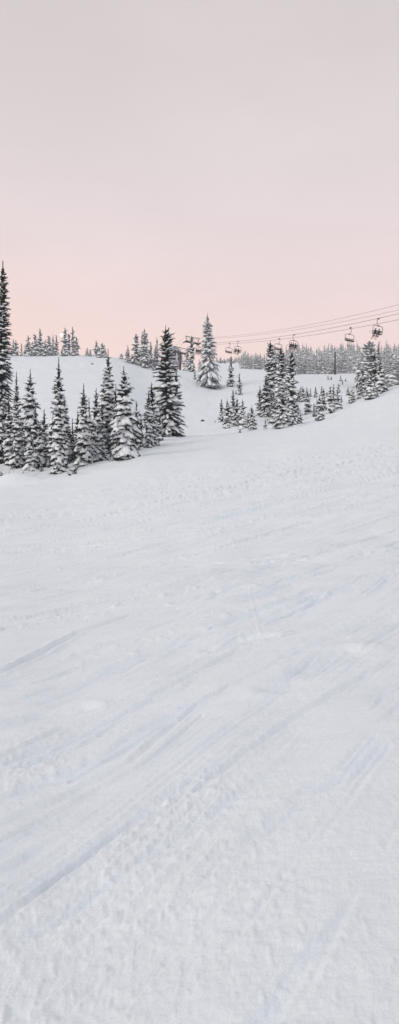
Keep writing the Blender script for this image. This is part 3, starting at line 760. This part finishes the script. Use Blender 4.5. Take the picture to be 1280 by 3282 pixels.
# ------------------------------------------------------------------ chairlift
def line_Y(px, c): return c/((px-CX)/F+.35)
R3 = [(1280,1005),(1208,1020),(1100,1044),(960,1071.5),(939,1074),(860,1085),(740,1093.5),(690,1096),(638,1101)]
R4 = [(1280,1023),(1129,1054),(960,1080.5),(900,1088),(860,1092),(720,1101.5),(690,1102),(640,1105)]
C3, C4 = 85.6, 90.8
def fit(R, c):
    Y = [line_Y(p, c) for p, _ in R]; Z = [EYE+(CY-y)/F*d for (p, y), d in zip(R, Y)]
    return np.polyfit(Y, Z, 2)
f3, f4 = fit(R3, C3), fit(R4, C4)
YB = 259.; YA = 271.
def rope_pt(c, f, Y, dz=0):
    return Vector((c-.35*Y, Y, float(np.polyval(f, Y))+dz))
def cable(c, f, dz, r, label, name='haul_rope'):
    mb = MB(); pts = [rope_pt(c, f, Y, dz) for Y in np.linspace(62, YB, 60)]
    pb = rope_pt(c, f, YB, dz); pe = Vector((c-.35*YA, YA, pb.z-.9 if 'haul' in name else pb.z-1.2))
    pts += [pe]
    end = Vector((c-.35*288, 288, pe.z-2.2)); pts += [end]
    mb.tube(pts, r, 6); o = mb.build(name, M['cable'], smooth=True); tag(o, label, 'cable', 'cables of the chairlift'); return o
cable(C3, f3, 0, .034, 'steel haul rope carrying the occupied chairs')
cable(C4, f4, 0, .034, 'lowest steel haul rope, carrying the empty chairs')
cable(C3, f3, 1.62, .024, 'uppermost thin cable running above the chairlift', 'signal_cable')
cable(C4, f4, 1.85, .024, 'second cable from the top, just above the haul rope of the riders', 'signal_cable')
yaw = math.atan(.35)     # line heads away towards -x
# local frame of line things: x across, y along the rope (uphill), z up
def tower(c, Yt, label, tilt):
    p3 = Vector((C3-.35*Yt, Yt, 0)); p4 = Vector((C4-.35*Yt, Yt, 0)); mid = (p3+p4)/2
    z3 = float(np.polyval(f3, YB)) - (0 if Yt == YB else .9)
    gz = float(H0(mid.x, mid.y)); hz = z3-.15-gz
    o = empty('lift_tower', (mid.x, mid.y, gz), yaw); tag(o, label, 'lift tower', 'towers of the chairlift')
    hw = 2.35
    R = Matrix.Rotation(tilt, 3, 'Y')
    def tp(x, y, zz): return tuple(R @ Vector((x, y, zz))+Vector((0, 0, hz)))
    mb = MB(); mb.tube([(0, 0, -.5), (0, 0, hz*.5), (0, 0, hz-.1)], [.42, .36, .32], 16); mb.build('pole', M['galv'], o, True)
    mb = MB(); mb.box(tp(0, 0, 0), (2*hw, .42, .38), R); mb.build('crossarm', M['steel'], o)
    mb = MB()
    for s in (-1, 1): mb.tube([tp(s*hw*.88, 0, .1), tp(s*hw*.95, 0, 1.75)], .09, 8)
    mb.tube([tp(-hw*1.12, 0, 1.8), tp(hw*1.12, 0, 1.8)], .11, 8)
    mb.build('lifting_frame', M['steel'], o)
    mb = MB(); mb.tube([tp(-hw*.9, -.3, 1.15), tp(hw*.9, -.3, 1.15)], .035, 6); mb.tube([tp(0, -.3, .2), tp(0, -.3, 1.75)], .04, 6)
    mb.tube([tp(-hw*.9, -.3, .55), tp(hw*.9, -.3, .55)], .03, 6); mb.box(tp(0, -.35, .24), (2*hw*.85, .5, .05), R); mb.build('work_platform', M['steel'], o)
    for s in (-1, 1):
        mb = MB(); mb.box(tp(s*hw, 0, -.02), (.14, 4.2, .2), R)
        sh = mb.build('sheave_beam', M['steel'], o)
        for k in range(6):
            yk = -1.75+.7*k; cpt = Vector(tp(s*hw, yk, -.22 if False else .02))
            mb = MB(); mb.tube([cpt+Vector((-.09, 0, 0)), cpt+Vector((-.05, 0, 0)), cpt+Vector((.05, 0, 0)), cpt+Vector((.09, 0, 0))], [.24, .19, .19, .24], 14); mb.build('sheave_wheel', M['cable'], sh)
    mb = MB()
    for k in range(14): mb.tube([(-.2, -.42, .8+k*hz/15.5), (.2, -.42, .8+k*hz/15.5)], .02, 5, False)
    for s in (-.2, .2): mb.tube([(s, -.42, .5), (s, -.42, hz-.4)], .02, 5)
    mb.build('ladder', M['steel'], o)
    mb = MB(); mb.box(tp(0, 0, .24), (2*hw*.7, .34, .12), R, .4); mb.build('snow_cap', M['snow'], o)
    return o
tower(0, YB, 'higher steel lift tower partly hidden by the slim columnar fir', math.radians(7))
tower(0, YA, 'lower steel lift tower beside the arched station, left of the other tower', math.radians(8))

def chair(name):
    o = empty(name)
    mb = MB(); mb.box((0, 0, .04), (.16, .62, .24), bev=.3); mb.tube([(-.12, 0, .12), (.12, 0, .12)], .07, 10)
    mb.tube([(.0, .34, .12), (.0, .52, .16)], .05, 8); mb.build('rope_grip', M['steel'], o)
    mb = MB(); mb.tube(arc([(0, 0, 0), (-.30, 0, -.16), (-.30, 0, -1.15), (.45, 0, -1.42)], 5, .35), .055, 8); mb.build('hanger_arm', M['steel'], o, True)
    W = 1.12; first_part = len(o.children)
    mb = MB(); mb.tube(arc([(-W+.05, .42, -3.0), (-W, .02, -2.95), (-W, 0, -1.45), (W, 0, -1.45), (W, .02, -2.95), (W-.05, .42, -3.0)], 6, .42), .05, 8)
    mb.box((0, 0, -1.44), (.7, .12, .12)); mb.build('bail_frame', M['steel'], o, True)
    mb = MB(); mb.box((0, .26, -2.98), (2.1, .52, .12), Matrix.Rotation(.1, 3, 'X'), .5); mb.build('seat', M['seatpad'], o)
    mb = MB()
    for zz in (-2.42, -2.58, -2.74): mb.box((0, -.04-(zz+2.74)*.3, zz), (2.08, .045, .09), bev=.4)
    for xx in (-.7, 0, .7): mb.box((xx, -.07, -2.66), (.05, .04, .62))
    mb.build('backrest', M['seatpad'], o)
    for s in (-1, 1):
        mb = MB(); mb.tube(arc([(s*(W-.04), -.02, -2.6), (s*(W-.04), .45, -2.62), (s*(W-.04), .48, -2.95)], 4, .15), .03, 6); mb.build('armrest', M['steel'], o, True)
    mb = MB(); mb.tube(arc([(-W+.1, .0, -2.2), (-W+.12, .62, -2.62), (W-.12, .62, -2.62), (W-.1, .0, -2.2)], 4, .2), .022, 6)
    mb.tube([(-.3, .62, -2.62), (-.3, .66, -3.4)], .02, 6); mb.tube([(.3, .62, -2.62), (.3, .66, -3.4)], .02, 6)
    mb.tube([(-.85, .66, -3.4), (.85, .66, -3.4)], .022, 6); mb.build('safety_bar', M['steel'], o, True)
    for ch in list(o.children)[first_part:]: ch.location = (.45, 0, 0)
    for ch in o.children: ch.scale = (.94, .94, .94); ch.location *= .94
    return o
def frame_at(c, f, Y, away, roll):
    p = rope_pt(c, f, Y, .02)
    R = Matrix.Rotation(yaw + (0 if away else math.pi), 4, 'Z') @ Matrix.Rotation(roll if away else -roll, 4, 'Y')
    return Matrix.Translation(p) @ R
proto_chair = chair('lift_chair'); first = True
GC = 'chairs hanging from the chairlift'
def hang(c, f, px, away, label, roll=.10):
    global first
    o = proto_chair if first else copy_thing(proto_chair); first = False
    m = frame_at(c, f, line_Y(px, c), away, roll)
    o.matrix_world = m; o.location = m.to_translation(); o.rotation_euler = m.to_euler()
    tag(o, label, 'chairlift chair', GC); return m
m1 = hang(C3, f3, 1208, True, 'occupied lift chair nearest the right edge, carrying two riders')
m2 = hang(C3, f3, 938.7, True, 'occupied lift chair carrying three riders, above the middle right clump')
m3 = hang(C3, f3, 760, True, 'occupied lift chair with a skier and a snowboarder, beside the leftmost free-hanging empty chair')
m4 = hang(C3, f3, 637, True, 'crowded lift chair by the tower, half hidden behind the giant fir')
hang(C4, f4, 1129, False, 'empty lift chair hanging alone left of the two-rider chair at the right')
hang(C4, f4, 900, False, 'empty lift chair just left of the three-rider chair, touching a tall fir tip')
hang(C4, f4, 740, False, 'empty lift chair just left of the skier and snowboarder')
hang(C4, f4, 617.5, False, 'empty lift chair under the tower, hidden behind the slim columnar fir')

# ------------------------------------------------------------------ riders
def skinned(name, joints, bones, m, parent, sub=1):
    me = bpy.data.meshes.new(name)
    names = list(joints); me.from_pydata([joints[n][0] for n in names], [(names.index(a), names.index(b)) for a, b in bones], [])
    me.materials.append(m); me.update()
    o = bpy.data.objects.new(name, me); COL.objects.link(o)
    if parent: o.parent = parent
    sk = o.modifiers.new('Skin', 'SKIN'); sk.use_smooth_shade = True
    if not me.skin_vertices: 
        with bpy.context.temp_override(object=o, active_object=o): pass
    lay = me.skin_vertices[0].data if me.skin_vertices else None
    if lay is None:
        me.attributes.new('skin_vertices', 'FLOAT', 'POINT')
    for i, n in enumerate(names):
        r = joints[n][1]; r = r if isinstance(r, tuple) else (r, r)
        me.skin_vertices[0].data[i].radius = r
        me.skin_vertices[0].data[i].use_root = (i == 0)
    ss = o.modifiers.new('Subdivision', 'SUBSURF'); ss.levels = sub; ss.render_levels = sub+1
    return o
def rider(mtx, x, label, cloth, gear, seed, lean=0., turn=0.):
    """a person sitting on the chair, facing uphill; local y forward, seat top at z = 0"""
    r = random.Random(seed)
    base = mtx @ Matrix.Translation(Vector((x*.94+.42, .18, -2.74)))
    o = empty('person'); o.location = base.to_translation(); o.rotation_euler = base.to_euler()
    sp = .09 if gear == 'skis' else .07
    a = r.uniform(-.06, .06)
    hx = lean
    J = {'pelvis': ((0, 0, .10), (.165, .13)), 'waist': ((hx*.3, -.02, .30), (.15, .115)), 'chest': ((hx*.7, -.03, .50), (.175, .125)),
         'neck': ((hx, .0, .66), .065), 'head0': ((hx+.01, .02, .76), (.085, .095)), 'head1': ((hx+.01, .03, .90), (.078, .09))}
    B = [('pelvis', 'waist'), ('waist', 'chest'), ('chest', 'neck'), ('neck', 'head0'), ('head0', 'head1')]
    for s, n in ((-1, 'L'), (1, 'R')):
        J['sho'+n] = ((hx*.9+s*.20, -.02, .56), .075); J['elb'+n] = ((hx*.6+s*.27, .12, .32), .055); J['wri'+n] = ((s*(.16+a), .34, .27), .04)
        J['hip'+n] = ((s*.10, .06, .08), .1); J['kne'+n] = ((s*(sp+.06), .46, .09), .075); J['ank'+n] = ((s*(sp+.05), .50+r.uniform(-.06, .08), -.36), .055); J['toe'+n] = ((s*(sp+.06), .66, -.41), .045)
        B += [('chest', 'sho'+n), ('sho'+n, 'elb'+n), ('elb'+n, 'wri'+n), ('pelvis', 'hip'+n), ('hip'+n, 'kne'+n), ('kne'+n, 'ank'+n), ('ank'+n, 'toe'+n)]
    skinned('body', J, B, M[cloth], o)
    H = Vector(J['head1'][0])
    # face: skin-coloured mask with nose and mouth in front of the balaclava
    mb = MB(); mb.tube([H+Vector((0, .03, -.13)), H+Vector((0, .075, -.10)), H+Vector((0, .095, -.05)), H+Vector((0, .085, .0))], [.03, .05, .06, .05], 10)
    mb.tube([H+Vector((0, .13, -.03)), H+Vector((0, .17, -.06)), H+Vector((0, .15, -.075))], [.012, .018, .014], 6)
    mb.build('face', M['skin'], o, True)
    mb = MB(); pts = [H+Vector((0, -.01, .13-.02*k*k)) for k in range(1)]
    zs = [.135, .125, .09, .04, -.01, -.06]; rr = [.02, .06, .10, .122, .125, .115]
    mb.tube([H+Vector((0, -.015, z)) for z in zs], rr, 14); mb.build('helmet', M['cloth_black'], o, True)
    mb = MB(); mb.tube([H+Vector((-.085, .085, -.0)), H+Vector((-.04, .125, 0)), H+Vector((.04, .125, 0)), H+Vector((.085, .085, 0))], .034, 8); mb.build('goggles', M['glass'], o, True)
    for s, n in ((-1, 'L'), (1, 'R')):
        w = Vector(J['wri'+n][0]); mb = MB()
        mb.tube([w+Vector((0, -.03, 0)), w+Vector((0, .03, 0)), w+Vector((0, .09, -.01))], [.045, .05, .046], 10)
        for k in range(4):
            xx = (k-1.5)*.022; ln = (.055, .068, .062, .048)[k]
            mb.tube([w+Vector((xx, .085, 0)), w+Vector((xx*1.1, .085+ln*.6, -.01)), w+Vector((xx*1.1, .085+ln*.8, -.045))], [.0125, .0115, .009], 6)
        mb.tube([w+Vector((-s*.04, .03, 0)), w+Vector((-s*.075, .065, -.01)), w+Vector((-s*.07, .10, -.025))], [.016, .015, .011], 6)
        mb.build('glove', M['cloth_black'], o, True)
        t = Vector(J['ank'+n][0]); mb = MB()
        mb.tube([t+Vector((0, .01, .14)), t+Vector((0, .0, .0)), t+Vector((0, .02, -.07))], [.075, .078, .07], 10)
        mb.box(t+Vector((0, .09, -.085)), (.11, .31, .10), bev=.4); mb.build('boot', M['cloth_black'], o)
        if gear == 'skis':
            tilt = .35+r.uniform(-.1, .2); c = t+Vector((0, .06, -.15)); mb = MB()
            R = Matrix.Rotation(tilt*-1, 3, 'X')@Matrix.Rotation(s*r.uniform(.0, .12), 3, 'Z')
            P = [c+R@Vector((0, y, (.0 if y < .75 else (y-.75)*.5))) for y in (-.75, -.4, 0, .4, .75, .88, .96)]
            ws = [.05, .042, .036, .042, .055, .045, .01]
            V = []; Fc = []
            for p_, w_ in zip(P, ws):
                for sx, sz in ((-1, -1), (1, -1), (1, 1), (-1, 1)): V.append(tuple(p_+R@Vector((sx*w_, 0, sz*.012))))
            for i in range(6):
                for k in range(4): Fc.append((i*4+k, i*4+(k+1) % 4, (i+1)*4+(k+1) % 4, (i+1)*4+k))
            Fc += [(3, 2, 1, 0), (24, 25, 26, 27)]
            mb.add(V, Fc); mb.build('ski', M['ski'], o)
    if gear == 'board':
        t = (Vector(J['ankL'][0])+Vector(J['ankR'][0]))/2; V = []; Fc = []
        xs = [-.86, -.80, -.68, -.4, 0, .4, .68, .80, .86]; ws = [.02, .09, .145, .13, .12, .13, .145, .09, .02]; zz = [.08, .05, .01, 0, 0, 0, .01, .05, .08]
        for x_, w_, z_ in zip(xs, ws, zz):
            for sy, sz in ((-1, -1), (1, -1), (1, 1), (-1, 1)): V.append((t.x+x_, t.y+.05+sy*w_, t.z-.15+z_+sz*.012))
        for i in range(8):
            for k in range(4): Fc.append((i*4+k, (i+1)*4+k, (i+1)*4+(k+1) % 4, i*4+(k+1) % 4))
        Fc += [(0, 1, 2, 3), (35, 34, 33, 32)]
        mb = MB(); mb.add(V, Fc); mb.build('snowboard', M['board'], o)
    o.scale = (.97, .97, .97); tag(o, label, 'person', 'riders on the chairlift'); return o
rider(m1, -.35, 'skier in black sitting on the left side of the rightmost chair', 'cloth_black', 'skis', 1)
rider(m1, .42, 'skier in dark clothes on the right side of the rightmost chair', 'cloth_grey', 'skis', 2, .05)
rider(m2, -.55, 'left skier of the three riding above the middle right clump', 'cloth_black', 'skis', 3)
rider(m2, .02, 'middle skier of the three riding above the middle right clump', 'cloth_grey', 'skis', 4, .03)
rider(m2, .70, 'right skier of the three riding above the middle right clump', 'cloth_black', 'skis', 5, -.04)
rider(m3, -.45, 'snowboarder in black with a pale board under the feet', 'cloth_black', 'board', 6, .02)
rider(m3, .45, 'skier in charcoal leaning beside the snowboarder', 'cloth_grey', 'skis', 7, -.08)
rider(m4, -.72, 'leftmost skier on the crowded chair by the lift tower', 'cloth_black', 'skis', 8)
rider(m4, -.15, 'middle skier on the crowded chair by the lift tower', 'cloth_grey', 'skis', 9, .03)
rider(m4, .45, 'rightmost skier on the crowded chair by the lift tower, against the giant fir', 'cloth_black', 'skis', 10)

# ------------------------------------------------------------------ arched lift station
Ds = 292.; S = Ds/F
xs_ = (553-CX)/F*Ds; zb = EYE+(CY-1190)/F*Ds; gz = float(H0(xs_, Ds))
st = empty('lift_station', (xs_, Ds, gz), yaw*.6); tag(st, 'grey arched chairlift station with dark windows behind the large ragged fir', 'lift station')
h0 = (EYE+(CY-1165)/F*Ds)-gz; h1 = (EYE+(CY-1120)/F*Ds)-gz
Rr = h1-h0; Lr = 5.
mb = MB(); nA = 18; V = []; Fc = []
for y in (-Lr, -Lr+.3, Lr-.3, Lr):
    k = .94 if abs(y) == Lr else 1.
    for i in range(nA+1):
        a = math.pi*i/nA; V.append((-math.cos(a)*3.1*k, y, h0+math.sin(a)*Rr*k))
n1 = nA+1
for j in range(3):
    for i in range(nA): Fc.append((j*n1+i, (j+1)*n1+i, (j+1)*n1+i+1, j*n1+i+1))
Fc += [tuple(range(n1)), tuple(3*n1+i for i in range(n1))[::-1], (0, n1-1, 4*n1-1, 3*n1)]
mb.add(V, Fc); mb.build('shell', M['shell'], st, False)
def win(x0, x1, z0, z1f, yy=-Lr-.04):
    """window that follows the arch at its top"""
    V = []; n = 6
    for i in range(n+1):
        x = x0+(x1-x0)*i/n; zt_ = min(z1f, Rr*.94*math.sqrt(max(0, 1-(x/2.85)**2))-.35)
        V += [(x, yy, h0+z0), (x, yy, h0+max(z0+.05, zt_)), (x, yy+.08, h0+z0), (x, yy+.08, h0+max(z0+.05, zt_))]
    Fc = []
    for i in range(n):
        a = i*4; b = a+4
        Fc += [(a, b, b+1, a+1), (a+2, a+3, b+3, b+2), (a+1, b+1, b+3, a+3), (a, a+2, b+2, b)]
    Fc += [(0, 1, 3, 2), (n*4, n*4+2, n*4+3, n*4+1)]
    m_ = MB(); m_.add(V, Fc); w = m_.build('window', M['glass'], st)
    f_ = MB(); f_.tube([(x0, yy-.03, h0+z0-.02), (x1, yy-.03, h0+z0-.02)], .06, 6); f_.build('sill', M['shell'], w)
win(-2.5, -1.6, 2.0, 3.6); win(-1.2, -.5, 2.0, 3.9); win(-.1, .5, 2.0, 3.9); win(1.0, 2.5, 2.0, 4.2); win(1.2, 2.55, .1, 1.7); win(-2.4, .4, .3, 1.2)
mb = MB(); V = []
for y in (-Lr-.25, Lr+.1):
    for i in range(nA+1):
        a = math.pi*(.08+.84*i/nA); V.append((-math.cos(a)*3.2, y, h0+math.sin(a)*(Rr+.08))); 
    for i in range(nA+1):
        a = math.pi*(.08+.84*i/nA); V.append((-math.cos(a)*3.2, y, h0+math.sin(a)*(Rr+.12+.28*math.sin(math.pi*i/nA))))
Fc = []; b0 = 2*n1
for i in range(nA):
    Fc += [(i, i+1, n1+i+1, n1+i), (b0+i, b0+n1+i, b0+n1+i+1, b0+i+1), (n1+i, n1+i+1, b0+n1+i+1, b0+n1+i), (i, b0+i, b0+i+1, i+1)]
mb.add(V, Fc); mb.build('roof_snow', M['snow'], st, True)
mb = MB(); mb.box((0, 0, h0*.5-.2), (1.6, 5, h0+.3)); mb.build('machine_column', M['shell'], st)
for s in (-1, 1):
    mb = MB(); mb.tube([(s*2.2, -4.4, -.4), (s*2.2, -4.4, h0+.1)], .18, 10); mb.build('support_leg', M['galv'], st)
mb = MB(); a_, b_ = Vector((3.0, -6.0, h0-.2)), Vector((.6, -6.2, -.3))
for dx in (-.3, .3): mb.tube([a_+Vector((dx, 0, 0)), b_+Vector((dx, 0, 0))], .08, 6)
for k in range(10): p_ = a_.lerp(b_, k/9.); mb.box(p_, (.6, .3, .05))
mb.build('stair', M['steel'], st)

# ------------------------------------------------------------------ air
hz_ = MB(); hz_.add([(x, y, z) for z in (-8, 112) for y in (-60, 640) for x in (-330, 330)], [(0, 2, 3, 1), (4, 5, 7, 6), (0, 1, 5, 4), (2, 6, 7, 3), (0, 4, 6, 2), (1, 3, 7, 5)])
hm = bpy.data.materials.new('cold_air'); hm.use_nodes = True; nt = hm.node_tree; nt.nodes.clear()
ou = nt.nodes.new('ShaderNodeOutputMaterial'); vo = nt.nodes.new('ShaderNodeVolumePrincipled')
vo.inputs['Density'].default_value = HAZE; vo.inputs['Color'].default_value = (.97, .95, .96, 1); vo.inputs['Anisotropy'].default_value = .2
nt.links.new(vo.outputs['Volume'], ou.inputs['Volume'])
if HAZE > 0:
    hb = hz_.build('haze', hm); hb['kind'] = 'stuff'

# ------------------------------------------------------------------ sky and light
w = bpy.data.worlds.new('World'); sc.world = w; w.use_nodes = True; nt = w.node_tree; nt.nodes.clear(); N = nt.nodes.new; Lk = nt.links.new
out = N('ShaderNodeOutputWorld'); add_ = N('ShaderNodeAddShader'); bg1 = N('ShaderNodeBackground'); bg2 = N('ShaderNodeBackground')
sky = N('ShaderNodeTexSky'); sky.sky_type = 'NISHITA'; sky.sun_disc = False
SUN_EL, SUN_AZ = math.radians(26), math.radians(232)      # low veiled light from behind the left shoulder
sky.sun_elevation = SUN_EL; sky.sun_rotation = SUN_AZ; sky.air_density = 1; sky.dust_density = 4
Lk(sky.outputs['Color'], bg1.inputs['Color']); bg1.inputs['Strength'].default_value = NISH
geo = N('ShaderNodeTexCoord'); sep = N('ShaderNodeSeparateXYZ'); Lk(geo.outputs['Generated'], sep.inputs['Vector'])
nz = N('ShaderNodeTexNoise'); nz.inputs['Scale'].default_value = 2.2; nz.inputs['Detail'].default_value = 4
mpg = N('ShaderNodeMapping'); mpg.inputs['Scale'].default_value = (1, 1, 4); Lk(geo.outputs['Generated'], mpg.inputs['Vector']); Lk(mpg.outputs['Vector'], nz.inputs['Vector'])
ma = N('ShaderNodeMath'); ma.operation = 'MULTIPLY_ADD'; ma.inputs[1].default_value = .05; Lk(nz.outputs['Fac'], ma.inputs[0])
su = N('ShaderNodeMath'); su.operation = 'SUBTRACT'; su.inputs[1].default_value = .025; Lk(sep.outputs['Z'], su.inputs[0]); Lk(su.outputs[0], ma.inputs[2])
rp = N('ShaderNodeValToRGB'); els = rp.color_ramp.elements
for i, (p, c) in enumerate(SKY):
    e = els[i] if i < 2 else els.new(p)
    e.position = p; e.color = (*c, 1)
Lk(ma.outputs[0], rp.inputs['Fac'])
r2 = N('ShaderNodeMapRange'); r2.inputs['From Min'].default_value = .10; r2.inputs['From Max'].default_value = .34; r2.inputs['To Min'].default_value = 1; r2.inputs['To Max'].default_value = 0
Lk(ma.outputs[0], r2.inputs['Value'])
r3 = N('ShaderNodeMapRange'); r3.inputs['From Min'].default_value = -.30; r3.inputs['From Max'].default_value = .12; r3.inputs['To Min'].default_value = 1; r3.inputs['To Max'].default_value = .15
Lk(sep.outputs['X'], r3.inputs['Value'])
m4 = N('ShaderNodeMath'); m4.operation = 'MULTIPLY'; Lk(r2.outputs[0], m4.inputs[0]); Lk(r3.outputs[0], m4.inputs[1])
m5 = N('ShaderNodeMix'); m5.data_type = 'RGBA'; m5.blend_type = 'MULTIPLY'; m5.inputs['B'].default_value = (1.045, .985, .90, 1)
Lk(m4.outputs[0], m5.inputs['Factor']); Lk(rp.outputs['Color'], m5.inputs['A'])
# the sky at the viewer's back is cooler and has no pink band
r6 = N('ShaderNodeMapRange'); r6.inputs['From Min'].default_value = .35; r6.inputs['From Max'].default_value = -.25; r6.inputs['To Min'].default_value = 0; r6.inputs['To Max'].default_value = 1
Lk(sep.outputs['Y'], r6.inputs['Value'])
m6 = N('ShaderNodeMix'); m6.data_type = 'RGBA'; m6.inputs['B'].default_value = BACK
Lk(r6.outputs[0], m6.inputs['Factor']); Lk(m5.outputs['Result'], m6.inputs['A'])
n7 = N('ShaderNodeTexNoise'); n7.inputs['Scale'].default_value = 3.2; n7.inputs['Detail'].default_value = 6; n7.inputs['Roughness'].default_value = .55
mp7 = N('ShaderNodeMapping'); mp7.inputs['Scale'].default_value = (1, 1, 3); Lk(geo.outputs['Generated'], mp7.inputs['Vector']); Lk(mp7.outputs['Vector'], n7.inputs['Vector'])
r7 = N('ShaderNodeMapRange'); r7.inputs['From Min'].default_value = .3; r7.inputs['From Max'].default_value = .7; r7.inputs['To Min'].default_value = .965; r7.inputs['To Max'].default_value = 1.035
Lk(n7.outputs['Fac'], r7.inputs['Value'])
m7 = N('ShaderNodeMix'); m7.data_type = 'RGBA'; m7.blend_type = 'MULTIPLY'; m7.inputs['Factor'].default_value = 1
Lk(m6.outputs['Result'], m7.inputs['A']); Lk(r7.outputs[0], m7.inputs['B'])
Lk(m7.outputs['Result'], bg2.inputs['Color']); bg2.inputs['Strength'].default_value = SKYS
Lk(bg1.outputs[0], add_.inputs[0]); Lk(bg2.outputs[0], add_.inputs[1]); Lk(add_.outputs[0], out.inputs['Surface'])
sl = bpy.data.lights.new('sun', 'SUN'); sl.energy = SUNE; sl.angle = math.radians(28); sl.color = (1, .95, .9)
so = bpy.data.objects.new('sun', sl); COL.objects.link(so)
d = Vector((math.sin(SUN_AZ)*math.cos(SUN_EL), math.cos(SUN_AZ)*math.cos(SUN_EL), math.sin(SUN_EL)))
so.rotation_euler = d.to_track_quat('Z', 'Y').to_euler(); so.location = (0, -20, 60)

cam = bpy.data.cameras.new('camera'); co = bpy.data.objects.new('camera', cam); COL.objects.link(co); sc.camera = co
co.location = (0, 0, EYE); co.rotation_euler = (math.pi/2, 0, 0)
cam.sensor_fit = 'VERTICAL'; cam.sensor_height = 24; cam.lens = F/PH*24; cam.clip_start = .05; cam.clip_end = 3000
sc.view_settings.view_transform = 'Standard'; sc.view_settings.look = 'None'; sc.view_settings.exposure = EXPO; sc.view_settings.gamma = 1
sc.render.engine = 'CYCLES'
sc.cycles.use_denoising = True; sc.cycles.max_bounces = 6; sc.cycles.diffuse_bounces = 3; sc.cycles.volume_bounces = 1; sc.cycles.transparent_max_bounces = 8
